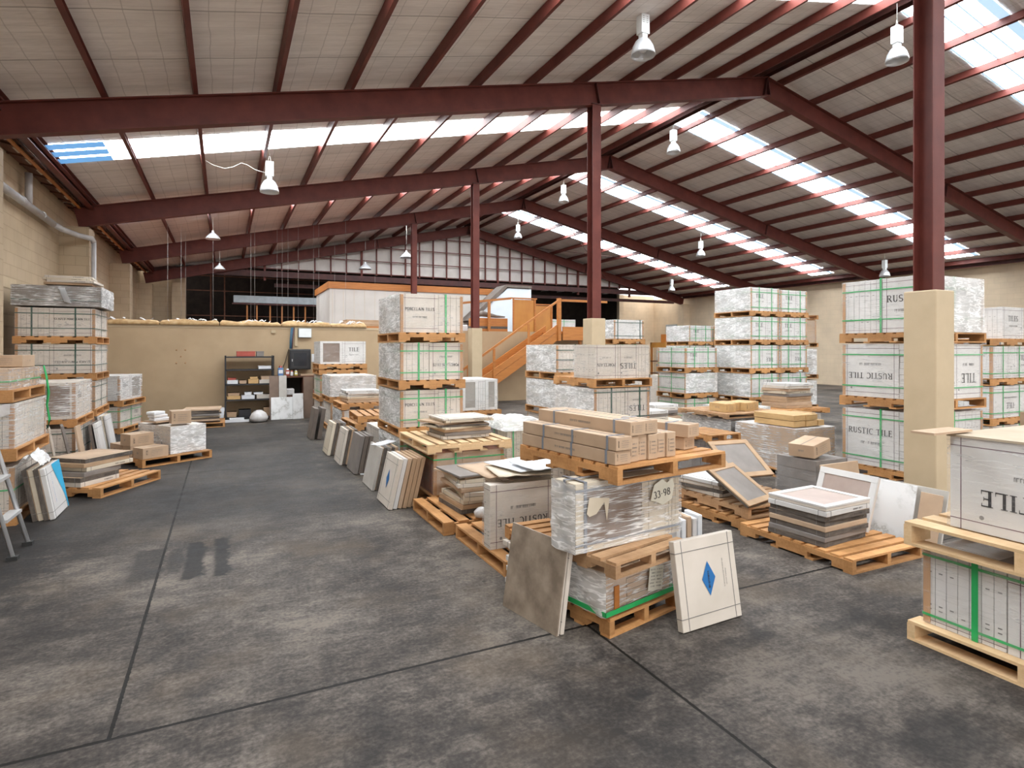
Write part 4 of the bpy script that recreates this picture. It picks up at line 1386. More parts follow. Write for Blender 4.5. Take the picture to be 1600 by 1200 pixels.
# stack by the partition, left
stack('', -2.72, 13.85, .92, 1.05, [0, .53], [
    dict(front=(('edges', 1),), right=(('edges', .5), ('face', .5, 'TILE')), strap='strap_green', vs=(.5,), hs=(.3, .8), desc='green-strapped load of grey cartons'),
    dict(front=(('edges', 1),), right=(('face', .5, 'TILE'), ('wing', .5)), h=.48, mat='carton_bright', wrap='film_creased', desc='bright wrapped load of edge-on cartons')],
    'A', 'the small stack by the partition', yaw=-14)
flat = 'bright white flat carton pile'
pallet(-.85, 13.95, 0, .86, .9, 'B', 'small wooden pallet of flat packs standing before the shelf', 0, .1)
flat_pile(-.78, 14.0, .101, 8, .7, .66, .034, 'flat tile pack # of the pile before the black shelf', ('dirty', 'kraft', 'dark', 'cream', 'grey', 'dirty'), 2, .03, 5, 12)

# --- black shelf and its contents
sx, sy = .0, 15.2
o = thing('metal_shelf', 'black metal shelf unit of five levels against the partition', 'shelf', T(sx, sy, 0))
for (a, b) in ((0, 0), (1.03, 0), (0, .42), (1.03, .42)):
    m = MB(); m.box(a, a + .035, b, b + .035, 0, 1.49, 'black_metal'); m.build('post', o)
lev = [.06, .47, .83, 1.17, 1.47]
for z in lev:
    m = MB(); m.box(.0, 1.065, 0, .455, z - .03, z, 'black_metal'); m.build('shelf_board', o)
def shelf_box(dx, z, w_, h_, mt, label, dd=.3, nm='storage_box', cat='box', dy=.06, rot=0):
    m = MB(); m.box(0, w_, 0, dd, 0, h_, mt)
    m.box(-.004, w_ + .004, -.004, dd + .004, h_ * .78, h_, mt)
    return tag(bevel(m.build(nm, None, T(sx + dx, sy + dy, z + .002) @ RZ(rot)), .005), label, cat)
shelf_box(.25, 1.47, .40, .12, 'plastic_red', 'red plastic tray on top of the black shelf', nm='plastic_tray', cat='tray')
shelf_box(.68, 1.47, .16, .12, 'tile_grey', 'grey object beside the red tray on the black shelf', nm='metal_tin', cat='tin')
shelf_box(.72, 1.17, .28, .075, 'paper_white', 'white box at the right of the second shelf from the top')
for (a, b, c, d_, e, f) in ((.05, .83, .23, .09, 'paper_white', 'white box at the left of the middle shelf'), (.31, .83, .15, .08, 'carton_kraft', 'brown box left of centre on the middle shelf'),
                           (.50, .83, .22, .11, 'carton_yellow', 'yellow-brown box in the middle of the middle shelf'), (.74, .83, .28, .09, 'carton_white', 'pale box at the right of the middle shelf'),
                           (.05, .47, .28, .08, 'carton_yellow', 'tan box at the left of the fourth shelf'), (.36, .47, .28, .09, 'paper_white', 'white box in the middle of the fourth shelf'),
                           (.68, .47, .32, .10, 'carton_white', 'white box at the right of the fourth shelf'), (.05, .06, .2, .12, 'carton_brown', 'brown box on the bottom shelf, left'),
                           (.30, .06, .26, .16, 'black_metal', 'black crate on the bottom shelf'), (.62, .06, .2, .12, 'carton_cream', 'cream bag-like box on the bottom shelf'),
                           (.84, .06, .16, .2, 'carton_brown', 'brown box at the bottom shelf right end')):
    shelf_box(a, b, c, d_, e, f)
for (a, b, c, d_, e, f) in ((.07, .921, .17, .05, 'plastic_red', 'red-brown box on the left white box of the middle shelf'), (.54, .941, .16, .05, 'carton_yellow', 'tan box lying on the middle box of the middle shelf'),
                           (.78, .921, .22, .08, 'carton_kraft', 'brown box on the pale box of the middle shelf'), (.07, .551, .24, .07, 'carton_brown', 'brown box on the tan box of the fourth shelf'),
                           (.42, .561, .15, .07, 'paper_white', 'white box on the middle box of the fourth shelf'), (.62, .572, .2, .05, 'paper_white', 'white papers on the right box of the fourth shelf')):
    shelf_box(a, b, c, d_, e, f, dy=.07)
for i in range(4):
    m = MB(); m.box(0, .24, 0, .2, 0, .075, 'paper_white')
    tag(bevel(m.build('white_box', None, T(-.27 + .01 * i, 15.0, .001 + .077 * i) @ RZ(3 * i - 4)), .004), 'white box in the little column left of the black shelf, %s from the floor' % ORD[i], 'box')
for i, (a, b, c) in enumerate(((.0, 14.72, .5), (.1, 14.85, .3))):
    m = MB(); m.box(0, c, 0, .1, 0, .05 + .03 * i, 'paper_white')
    tag(m.build('white_box', None, T(a, b, 0)), ('long' if i == 0 else 'short') + ' white box on the floor in front of the black shelf', 'box')
m = MB(); m.lathe([(.0, 0), (.17, .02), (.2, .1), (.15, .2), (.06, .26), (0, .27)], 'foil_white', 14)
tag(m.build('rubble_bag', None, T(.70, 14.6, 0)), 'crumpled pale bag on the floor before the black shelf', 'bag')

# --- work bench, cabinet and clutter
o = thing('work_bench', 'dark wooden work bench against the partition under the black cabinet', 'bench', T(1.10, 15.1, 0))
m = MB(); m.box(0, 1.2, 0, .6, .96, 1.0, 'timber_dark'); m.build('bench_top', o)
for a in (.02, .6, 1.13):
    m = MB(); m.box(a, a + .05, .03, .57, 0, .96, 'timber_dark'); m.build('leg_panel', o)
m = MB(); m.box(.05, 1.15, .05, .55, .5, .53, 'timber_dark'); m.build('lower_shelf', o)
m = MB(); m.box(.02, 1.18, .57, .59, .1, .96, 'void_board'); m.build('back_panel', o)
for i, (a, w_, h_, mt, lb) in enumerate(((.03, .12, .24, 'plastic_blue', 'blue and red container at the left end of the work bench'), (.20, .09, .17, 'plastic_red', 'red bottle on the work bench'),
                                        (.31, .06, .12, 'paper_white', 'white tub on the work bench'), (.40, .07, .13, 'plastic_yellow', 'yellow bottle on the work bench'))):
    o = thing('container', lb, 'bottle', T(1.12 + a, 15.2, 1.001))
    m = MB(); m.box(0, w_, 0, w_, 0, h_ * .8, mt); bevel(m.build('bottle_body', o), .01, 2)
    m = MB(); m.lathe([(w_ * .3, h_ * .8), (w_ * .3, h_), (0, h_)], 'plastic_red' if i in (0, 2) else 'paper_white', 12, T(w_ / 2, w_ / 2, 0)); m.build('cap', o)
    m = MB(); m.box(w_ * .1, w_ * .9, -.002, 0, h_ * .25, h_ * .6, 'paper_white'); m.build('label_panel', o)
m = MB(); m.box(0, .55, 0, .4, 0, .03, 'carton_kraft'); tag(m.build('cardboard_sheet', None, T(1.66, 15.15, 1.001) @ RZ(4)), 'flat cardboard on the work bench below the black cabinet', 'cardboard')
for i, (a, z, w_, h_, mt, lb) in enumerate(((.12, .531, .3, .16, 'foil_white', 'white bundle on the lower bench shelf'), (.72, .531, .34, .12, 'plastic_red', 'orange-red bundle on the lower bench shelf'),
                                          (.78, .1, .3, .25, 'grey_blue', 'grey-blue crate under the work bench'))):
    m = MB(); m.box(0, w_, 0, .3, 0, h_, mt)
    tag(bevel(m.build('bench_bundle', None, T(1.1 + a, 15.2, z if z > .2 else 0)), .03, 3), lb, 'bundle')
o = thing('network_cabinet', 'black wall cabinet with a dark glass door above the work bench', 'cabinet', T(1.42, 15.38, 1.14))
m = MB(); m.box(0, .5, 0, .365, 0, .50, 'black_metal'); bevel(m.build('case', o), .008)
m = MB(); m.box(.02, .48, -.02, 0, .02, .48, 'black_metal'); bevel(m.build('door', o), .006); o = [c for c in o.children if c.name.startswith('door')][0]
m = MB(); m.box(.10, .40, -.024, -.02, .09, .41, 'dark_glass'); m.build('door_glass', o)
m = MB(); m.box(.055, .07, -.03, -.02, .2, .26, 'alu'); m.build('handle', o)
m = MB(); m.tube([(0, 0, 0), (0, 0, .44)], .014, 'pvc_pipe', 8)
o = thing('fuse_box', 'pale grey electrical box high on the partition', 'electrical box', T(1.66, 15.66, 1.93))
m = MB(); m.box(0, .31, 0, .085, 0, .235, 'grey_blue'); bevel(m.build('case', o), .006)
m = MB(); m.box(.01, .30, -.008, 0, .01, .22, 'white_metal'); m.build('cover', o)
m = MB()
for q in range(3):
    m.tube([(1.50 + .03 * q, 15.70, 2.18), (1.47 + .03 * q, 15.70, 1.9), (1.46 + .025 * q, 15.69, 1.65)], .012, 'cable_blue' if q < 2 else 'ink_purple', 6)
tag(m.build('cable_bundle'), 'bundle of blue cables running down the partition into the black cabinet', 'cable')
m = MB(); m.box(0, .06, 0, .03, 0, .44, 'casing_paint'); tag(m.build('cable_cover', None, T(1.58, 15.71, 1.72)), 'cream cable cover between the fuse box and the black cabinet', 'conduit')
m = MB(); m.tube([(1.24, 15.72, 1.02), (1.36, 15.72, 1.35), (1.42, 15.7, 1.6)], .008, 'ink_black', 6); tag(m.build('power_cable'), 'thin dark cable rising from the bench to the black cabinet', 'cable')
m = MB(); m.box(0, .14, 0, .004, 0, .2, 'paper_white'); tag(m.build('paper_note', None, T(1.98, 15.74, 1.32)), 'white paper pinned to the partition right of the black cabinet', 'note')
m = MB(); m.box(0, .1, 0, .04, 0, .07, 'casing_paint'); tag(m.build('wall_sensor', None, T(1.03, 15.7, 2.04)), 'small cream sensor on the partition above the shelf', 'sensor')
# panels leaning at the bench
def board(name, label, x, y, w_, h_, t_, ang, mt, yaw=0, cat='panel'):
    o = thing(name, label, cat, leanM(x, y, w_, h_, t_, ang, '+Y', yaw))
    m = MB(); m.box(0, w_, 0, h_, 0, t_, mt); bevel(m.build('board', o), .003, 1)
    return o
board('tile_sample_board', 'large white tile panel leaning on the shelf and bench', .97, 14.84, .62, .52, .02, 6, 'marble_white')
board('tile_sample_board', 'brown plank panel leaning between shelf and bench', .94, 14.92, .20, 1.02, .02, 5, 'panel_brown')
board('tile_sample_board', 'pale plank panel leaning beside the brown one', 1.15, 14.92, .17, 1.02, .02, 5, 'tile_pale')
board('tile_sample_board', 'glossy white panel leaning before the bench', 1.44, 14.78, .24, .60, .02, 5, 'marble_white', 5)
board('tile_sample_board', 'brown wood-look panel leaning at the middle of the bench', 1.70, 14.92, .22, .98, .02, 4, 'panel_brown')
m = MB(); m.lathe([(0, 0), (.2, .01), (.22, .1), (.16, .2), (0, .24)], 'carton_yellow', 14)
tag(m.build('sack', None, T(2.12, 14.75, 0)), 'tan sack on the floor at the right end of the bench', 'bag')

# ================================================================ MIDDLE ROW ALONG THE AISLE
gr = dict(strap='strap_green', vs=(.28, .72), hs=(.2, .78))
stack('', 1.93, 7.1, .80, 1.06, [0, .575, 1.15, 1.735], [
    dict(front=(('edges', 1),), left=(('edges', 1),), crumple=('L',), **gr),
    dict(desc='load lettered PORCELAIN TILES with green straps', front=(('face', .6, PT), ('edges', .4)), left=(('edges', 1),), crumple=('L',), **gr),
    dict(desc='load with PORCELAIN TILES upside down', front=(('edges', .45), ('face', .55, PT, True)), left=(('edges', 1),), crumple=('L',), **gr),
    dict(desc='load lettered PORCELAIN TILES, one green strap', front=(('face', .6, PT), ('edges', .4)), left=(('edges', 1),), h=.475, crumple=('L',), strap='strap_green', vs=(.72,))],
    'A', 'the tall aisle stack')
# red-brown load with two pallets and a paper pile
stack('', 1.97, 5.95, .80, 1.02, [0], [dict(desc='dark red-brown load of tile cartons', front=(('brown', .4), ('brown', .6)), left=(('edges', 1, 8),), mat='carton_red', h=.435, strap='strap_green', vs=(.3,), hs=(.85,), top_mat='carton_red', wrap='film_clear')],
      'A', 'a pallet beside the diamond pack row')
pallet(1.88, 5.88, .56, .96, 1.1, 'A', 'pale wooden pallet under the messy pile of thin packs by the aisle', 0, .1, 'pallet_pale', 8)
z = flat_pile(2.14, 6.12, .662, 3, .56, .5, .036, 'thin tile pack # of the neat lower pile beside PORCELAIN TILES', ('white', 'grey', 'kraft'), 3, .01, 2, 14)
flat_pile(2.10, 6.08, z + .001, 5, .58, .5, .022, 'thin tile pack # of the splayed upper pile beside PORCELAIN TILES', ('cream', 'dirty', 'kraft', 'cream', 'white'), 8, .04, 14, 15)
# low pallet with splayed flat cardboard
pallet(1.74, 4.98, 0, .96, .95, 'A', 'wooden floor pallet under the messy pile with crushed cartons', 0)
z = flat_pile(1.98, 5.15, PH + .001, 3, .6, .56, .042, 'flat pack # of the red-brown bottom of the messy aisle pile', ('dirty', 'brown', 'cream'), 2, .015, 3, 21)
z = flat_pile(1.95, 5.12, z + .001, 5, .6, .58, .036, 'flat pack # of the pale middle of the messy aisle pile', ('cream', 'white', 'kraft', 'white', 'cream'), -4, .03, 6, 22)
flat_pile(1.97, 5.1, z + .001, 2, .62, .55, .02, 'flattened carton # on the crown of the messy aisle pile', ('kraft', 'grey'), 6, .04, 10, 23)
m = MB(); m.lathe([(0, 0), (.06, .01), (.07, .05), (.03, .09), (0, .1)], 'foil_white', 10); tag(m.build('crumpled_paper', None, T(2.1, 4.99, PH + .002)), 'crumpled white paper ball on the messy aisle pallet', 'paper')
# RUSTIC TILE load, upside down
pallet(1.82, 3.87, 0, .98, 1.03, 'A', 'wooden floor pallet under the upside-down RUSTIC TILE load by the aisle', 0)
load(1.82, 4.15, PH + .001, .72, .12, .49, 'load with RUSTIC TILE upside down, low beside the aisle', front=(('face', .78, RT_, True), ('brown', .22)), left=(('edges', 1, 2),), corners=False, mat='carton_white', seed=3)
load(2.06, 4.31, PH + .001, .55, .5, .485, 'plain load standing right behind the upside-down RUSTIC TILE one', front=(('edges', 1),), left=(('edges', 1),), corners=False)
for i, (dx, dy, w_, d_, rot, mt, lb) in enumerate(((-.02, .12, .66, .6, 4, 'carton_kraft', 'brown flattened carton under the white sheets on the RUSTIC TILE load'),
                                                (.02, .02, .55, .45, -9, 'carton_cream', 'cream flattened carton on the RUSTIC TILE load'),
                                                (.20, .0, .56, .5, 12, 'paper_white', 'large white printed sheet on the RUSTIC TILE load'),
                                                (.26, -.10, .5, .4, 3, 'paper_white', 'white printed sheet hanging over the front of the RUSTIC TILE load'))):
    m = MB()
    nx, ny = 8, 6
    vs = [(w_ * a / nx, d_ * b / ny, .010 * noise.noise(Vector((a * .7, b * .7, i * 4)))) for b in range(ny + 1) for a in range(nx + 1)]
    m.add(vs, [(b * (nx + 1) + a, b * (nx + 1) + a + 1, (b + 1) * (nx + 1) + a + 1, (b + 1) * (nx + 1) + a) for b in range(ny) for a in range(nx)], mt, None, True)
    o = thing('flattened_sheet', lb, 'cardboard sheet', T(1.87 + dx, 4.12 + dy, .645 + .026 * i) @ RZ(rot))
    q = m.build('sheet', o); s_ = q.modifiers.new('thick', 'SOLIDIFY'); s_.thickness = .006
    if i == 2:
        m = MB(); put_print(m, T(0, 0, .016), .36, .25, .3, .035, 'ink_black', 0, random.Random(2), True); put_print(m, T(0, 0, .016), .46, .3, .2, .018, 'ink_grey', 0, random.Random(4), True)
        m.build('printed_lettering', o)
# small pale pile and empty pallet behind the stone tile
flat_pile(1.82, 3.42, 0.001, 8, .32, .4, .036, 'white tile pack # of the low stack behind the leaning stone tile', ('bright', 'white'), 4, .01, 3, 31)
pallet(1.80, 3.36, .31, .36, .48, 'B', 'small wooden pallet resting on white packs behind the stone tile', 0, .09, 'pallet_wood', 5)

# --- centre block nearest the camera
YW = 13
YT = 8
pallet(1.97, 2.80, 0, .66, .50, 'B', 'wooden floor pallet at the foot of the centre block', YW, .11, 'pallet_wood', 5)
C0 = T(1.97, 2.80, 0) @ RZ(YW)
o = load(0, 0, 0, .60, .44, .255, 'low film-wrapped load with a white label and green band, foot of the centre block', front=(('brown', .3), ('layers', .7, 7)), left=(('layers', .5, 5), ('brown', .5)), right=(('layers', 1, 6),),
         mat='carton_kraft', corners=False, wrap='film_creased', crumple=('L',), top_mat='carton_kraft')
o.matrix_world = C0 @ T(.0, .03, .111)
m = MB(); e = .026; m.box(-e, .60 + e, -e, -e + .004, .012, .04, 'strap_green'); m.box(-e, .60 + e, .44 + e - .004, .44 + e, .012, .04, 'strap_green'); m.box(-e, -e + .004, -e, .44 + e, .012, .04, 'strap_green'); m.box(.596 + e, .60 + e, -e, .44 + e, .012, .04, 'strap_green')
m.build('green_band', o)
m = MB(); m.box(0, .135, 0, .002, 0, .145, 'paper_note')
for r_ in range(6):
    put_print(m, Matrix(((1, 0, 0, 0), (0, 0, -1, -.001), (0, 1, 0, 0), (0, 0, 0, 1))), .03 + (.01 if r_ % 2 else 0), .125 - r_ * .02, .04, .008, 'ink_grey', 0, random.Random(r_))
    put_print(m, Matrix(((1, 0, 0, 0), (0, 0, -1, -.001), (0, 1, 0, 0), (0, 0, 0, 1))), .095, .125 - r_ * .02, .05, .008, 'ink_grey', 0, random.Random(r_ + 20))
q = m.build('delivery_label', o, T(.34, -.032, .075) @ RY(8))
m = MB(); m.box(.055, .095, -.008, -.001, .03, .17, 'timber_orange'); m.build('edge_strip', o, Matrix(((1, 0, 0, 0.0), (0, 1, 0, -.012), (0, 0, 1, 0), (0, 0, 0, 1))))
pallet(1.925, 2.68, .385, .66, .52, 'B', 'small wooden pallet between the two loads of the centre block', YW, .09, 'pallet_old', 5)
o = load(0, 0, 0, .84, .20, .40, 'large film-wrapped load with a brown window and torn note, centre block', front=(('win', .68), ('plain', .17), ('edges', .15, 4)), left=(('edges', 1, 3),), right=(('edges', 1, 4),),
         mat='carton_cream', corners=False, wrap='film_creased', crumple=('L',), strap='strap_grey', vs=(.08,), hs=(.12, .9))
o.matrix_world = T(1.80, 2.89, .476) @ RZ(6)
m = MB(); pts = [(0, .02), (.05, 0), (.10, -.03), (.18, -.01), (.21, .07), (.2, .12), (.15, .10), (.11, .13), (.04, .11), (.02, .07)]
m.prism(pts, 0, .002, 'paper_note')
put_text(m, '33-98', Matrix(((1, 0, 0, 0), (0, 0, -1, -.001), (0, 1, 0, 0), (0, 0, 0, 1))), .1, .045, .045, 'ink_black', 0, fit=.15)
m.build('torn_note', o, T(.56, -.030, .22) @ RY(-6))
m = MB(); m.prism([(0, 0), (.02, -.02), (.07, -.01), (.13, .05), (.15, -.06), (.17, .07), (.10, .08), (.02, .09)], 0, .002, 'carton_cream'); m.build('torn_film_patch', o, T(.06, -.026, .23))
o = load(0, 0, 0, .62, .44, .40, 'film-wrapped load at the back of the centre block', front=(('edges', 1),), left=(('edges', 1),), mat='carton_white', corners=False)
o.matrix_world = T(2.2, 3.36, .476) @ RZ(4)
o = load(0, 0, 0, .62, .34, .46, 'hidden lower load at the back of the centre block', front=(('edges', 1),), left=(('edges', 1),), mat='carton_white', corners=False)
o.matrix_world = T(2.22, 3.48, .005) @ RZ(2)
pallet(1.98, 2.74, .882, .96, .96, 'B', 'large wooden pallet carrying the long brown cartons on the centre block', YT, .105, 'pallet_wood', 9)
C1 = T(1.98, 2.74, .989) @ RZ(YT)
ss = (.08, .42, .74)
carton(C1 @ T(.01, .03, 0), .125, .92, .078, 'long brown carton at the left edge of the centre block, lower', straps=ss, name='long_carton')
carton(C1 @ T(.01, .02, .0815), .125, .92, .078, 'long brown carton at the left edge of the centre block, upper', straps=ss, name='long_carton')
for i in range(5):
    carton(C1 @ T(.142 + i * .080, .05 + .012 * (i % 2), 0), .077, .88, .15, 'long brown carton standing on edge on the centre block, %s from the left' % ORD[i], name='long_carton')
carton(C1 @ T(.142, .04, .154) @ RZ(-1), .115, .92, .082, 'long brown carton lying on the edge-on row, left one', straps=(.15, .8), name='long_carton')
carton(C1 @ T(.262, .05, .154) @ RZ(-1), .115, .92, .082, 'long brown carton lying on the edge-on row, right one', straps=(.2,), name='long_carton')
carton(C1 @ T(.75, .16, 0) @ RZ(9), .125, .76, .08, 'long brown carton at the right edge of the centre block, lower', straps=(.2,), name='long_carton')
carton(C1 @ T(.74, .12, .084) @ RZ(10), .14, .80, .085, 'long brown carton at the right edge of the centre block, upper', straps=(.2,), name='long_carton')
# leaning stone tile and diamond pack
tile_pack(leanM(1.63, 3.47, .52, .52, .02, 9, '+X', 11), .52, .52, .02, 'stone', 'bare grey-brown stone tile leaning on the centre block')
tile_pack(leanM(1.67, 3.45, .50, .52, .028, 9, '+X', 11), .50, .50, .028, 'white', 'thin white pack leaning between the stone tile and the centre block')
tile_pack(leanM(2.38, 2.70, .49, .51, .045, 9, '+Y', 3), .49, .51, .045, 'white', 'cream tile pack with a blue diamond leaning on the right of the centre block', 'diamond')

# --- leaning rows along the aisle
lean_row(1.50, 6.52, '+X', 6, 'tile pack leaning by the red-brown load, # in the blue diamond row', .52, .52, .042, 13, .006, ('white', 'bright', 'kraft', 'brown', 'brown', 'brown'), 'diamond', seed=4)
lean_row(1.53, 7.42, '+X', 5, 'tile pack leaning by PORCELAIN TILES, # of the torn grey row', .52, .5, .035, 12, .008, ('pale', 'dirty', 'grey', 'dirty', 'kraft', 'white'), seed=5)
m = MB(); m.prism([(0, 0), (.28, .02), (.24, .01), (.02, -.01)], 0, .16, 'paper_white'); tag(m.build('torn_sheet', None, T(1.66, 7.05, .50) @ RZ(30)), 'torn white sheet lying on the torn grey row of packs', 'paper')
lean_row(1.52, 8.42, '+X', 3, 'tile pack leaning before the empty pallets, # of the grey row', .52, .5, .05, 11, .006, ('grey', 'dark', 'dark'), seed=6)
lean_row(1.46, 9.12, '+X', 4, 'tile pack leaning before the white pile, # of the pale row', .5, .5, .035, 11, .006, ('white', 'dirty', 'kraft', 'dark'), seed=7)
lean_row(1.42, 9.98, '+X', 4, 'tile pack leaning along the aisle, # of the cream row', .5, .5, .045, 11, .004, ('cream', 'dirty', 'dirty', 'grey'), seed=8)
lean_row(1.39, 11.75, '+X', 2, 'dark tile pack leaning farthest along the aisle, #', .5, .56, .07, 9, .05, ('dark', 'dark'), seed=9)
m = MB(); m.box(0, .06, 0, .03, 0, .012, 'paper_white'); tag(m.build('paper_scrap', None, T(1.60, 7.86, 0)), 'white scrap of paper on the floor beside the grey leaning packs', 'paper')

# --- farther along the row
load(1.9, 9.62, .001, .86, 1.0, .33, 'low grey wrapped load under the empty pallets by the aisle', front=(('edges', 1),), left=(('edges', 1),), corners=False, mat='tile_grey', crumple=('L',), top_mat='tile_grey')
for i in range(2):
    pallet(1.86 + .05 * i, 9.55 + .04 * i, .345 + .117 * i, .92, 1.04, 'A', 'empty wooden pallet beside PORCELAIN TILES, %s of two' % ('lower', 'upper')[i], 2 - 5 * i)
load(2.0, 8.35, .001, .80, 1.0, .5, 'plain load behind the PORCELAIN TILES stack', front=(('edges', 1),), left=(('edges', 1),), corners=False)
stack('', 1.9, 10.9, .86, .95, [0], [dict(desc='film-covered load of white cartons', front=(('edges', 1),), left=(('edges', 1),), h=.42, crumple=('L',))], 'A', 'a pallet under the small white pile')
pallet(1.88, 10.88, .55, .9, .95, 'A', 'wooden pallet under the small white pile beside the aisle')
flat_pile(2.0, 11.0, .667, 6, .62, .58, .035, 'tile pack # of the small white pile beside the aisle', ('kraft', 'kraft', 'cream', 'bright', 'bright', 'foil' and 'bright'), 3, .02, 4, 41)
stack('', 1.9, 12.2, .88, 1.0, [0, .575], [
    dict(front=(('edges', 1),), left=(('edges', 1),), desc='load of white cartons'), dict(front=(('face', .6, 'TILE'), ('edges', .4)), left=(('edges', 1),), h=.42, crumple=('F', 'L'), desc='crumpled film-covered load')], 'A', 'the second-last aisle stack')
stack('', 1.88, 13.5, .98, 1.0, [0, .5, 1.08, 1.20], [
    dict(front=(('edges', 1),), left=(('edges', 1),), desc='load of grey cartons'), dict(front=(('edges', 1),), left=(('edges', 1),), h=.45, desc='load of white cartons', **gr), None,
    dict(front=(('win', .48), ('face', .52, 'TILE')), left=(('edges', 1),), h=.5, corners=False, mat='carton_bright', desc='load with a brown window beside a white face')], 'A', 'the farthest aisle stack')

# ================================================================ SECOND ROW
load(3.65, 9.5, .001, .64, .9, .47, 'load under the grey-windowed tiles behind PORCELAIN TILES', front=(('edges', 1),), left=(('edges', 1),), corners=False)
pallet(3.6, 9.44, .475, .76, .96, 'A', 'wooden pallet under the grey-windowed load behind PORCELAIN TILES')
load(3.65, 9.5, .591, .66, .9, .53, 'grey-windowed load of white cartons behind the PORCELAIN TILES stack', front=(('wing', .45), ('edges', .2, 3), ('wing', .35)), left=(('edges', 1),), corners=False, mat='carton_bright')
pallet(3.5, 7.46, 0, .78, 1.0, 'B', 'wooden floor pallet under the low green-strapped windowed load')
load(3.56, 7.52, PH + .001, .62, .86, .42, 'low green-strapped load with grey windows and bunched film, beside the centre block', front=(('edges', .35, 3), ('wing', .65)), left=(('wing', .7), ('edges', .3)), mat='carton_cream', strap='strap_green', vs=(.15,), corners=False, wrap='film_clear')
m = MB(); nx = 14
vs = []
for j in range(nx + 1):
    for i in range(nx + 1):
        u, v = i / nx, j / nx
        edge = min(u, 1 - u, v, 1 - v)
        vs.append((3.50 + .74 * u, 7.46 + .98 * v, .55 + .09 * min(1, edge * 6) * (1 + .6 * noise.noise(Vector((u * 5, v * 5, 1)))) - (.05 if edge == 0 else 0)))
m.add(vs, [(j * (nx + 1) + i, j * (nx + 1) + i + 1, (j + 1) * (nx + 1) + i + 1, (j + 1) * (nx + 1) + i) for j in range(nx) for i in range(nx)], 'film_crumpled', None, True)
tag(m.build('crumpled_film'), 'bunched clear film lying on the low green-strapped windowed load', 'plastic film')
m = MB(); m.tube([(4.18, 7.5, .6), (4.2, 7.42, .5), (4.15, 7.38, .3), (4.05, 7.36, .12), (3.95, 7.34, .02), (3.8, 7.2, .012), (4.0, 7.1, .012), (4.25, 7.15, .012)], .008, 'strap_green', 6)
tag(m.build('loose_strap'), 'loose green strap trailing from the low windowed load to the floor', 'strap')

stack('', 4.72, 8.15, .86, 1.0, [0, .58, 1.16], [
    dict(front=(('edges', 1),), left=(('edges', 1),), strap='strap_dark', vs=(.4,), hs=(.3, .7)), dict(front=(('edges', 1),), left=(('edges', 1),), crumple=('L',), strap='strap_dark', vs=(.4,), hs=(.3, .7)),
    dict(front=(('edges', 1, 14),), left=(('edges', 1),), crumple=('L',), h=.44, strap='strap_dark', vs=(.4,), hs=(.1, .45, .8))], 'A', 'the left white stack behind the long cartons')
stack('', 4.3, 6.45, .88, .98, [0, .58, 1.145], [
    dict(front=(('edges', 1),), left=(('edges', 1),), strap='strap_dark'),
    dict(front=(('edges', .55), ('face', .45, 'TILES', True)), left=(('edges', .4), ('face', .6, None)), crumple=('L',), strap='strap_dark', vs=(.3, .82), hs=(.12, .88), mat='carton_white'),
    dict(front=(('face', .42, 'PORCELAIN', True), ('face', .38, 'TILES', True), ('edges', .2, 3)), left=(('edges', 1),), h=.44, d=.5, corners=False, strap='strap_dark', desc='wide-faced upside-down lettered load')],
    'B', 'the right white stack behind the long cartons')
stack('', 7.5, 10.5, .78, .62, [0, .58, 1.16, 1.75], [
    dict(), dict(), dict(**gr), dict(front=(('plain', 1),), left=(('edges', 1),), h=.41, mat='carton_bright', strap='strap_dark', vs=(.12, .88), hs=(.15, .85), crumple=('L',), desc='pale grey-blue wrapped load')], 'A', 'the stack just right of the middle column')

# stacks S further right
stack('', 12.6, 13.8, .9, 1.0, [0, .6, 1.19, 1.76], [
    dict(front=(('face', 1, 'TILE'),), left=(('edges', 1),), **gr), dict(front=(('face', 1, 'TILE'),), left=(('edges', 1),), crumple=('L',), mat='carton_bright', **gr),
    dict(front=(('face', 1, 'TILE'),), left=(('edges', 1),), crumple=('L',), mat='carton_bright', **gr), dict(front=(('face', .6, 'TILE'), ('edges', .4)), left=(('edges', 1),), h=.48, crumple=('L',), mat='carton_bright', **gr)], 'A', 'the far stack left of the tallest pair')
stack('', 13.6, 13.8, .9, 1.0, [0, .6, 1.19, 1.76], [dict(), dict(), dict(**gr), dict(front=(('face', 1, 'TILE'),), h=.48, **gr)], 'A', 'the far stack hidden behind the tallest pair')
stack('', 8.94, 9.9, .88, .9, [0, .575, 1.13], [
    dict(front=(('edges', 1),), left=(('edges', 1),), **gr), dict(front=(('edges', .3), ('face', .4, None), ('edges', .3)), left=(('edges', 1),), crumple=('F',), mat='carton_bright', **gr),
    dict(front=(('face', .5, 'TILE'), ('face', .5, None)), left=(('edges', 1),), h=.43, mat='carton_bright', **gr)], 'A', 'the white stack before the far green-strapped one')
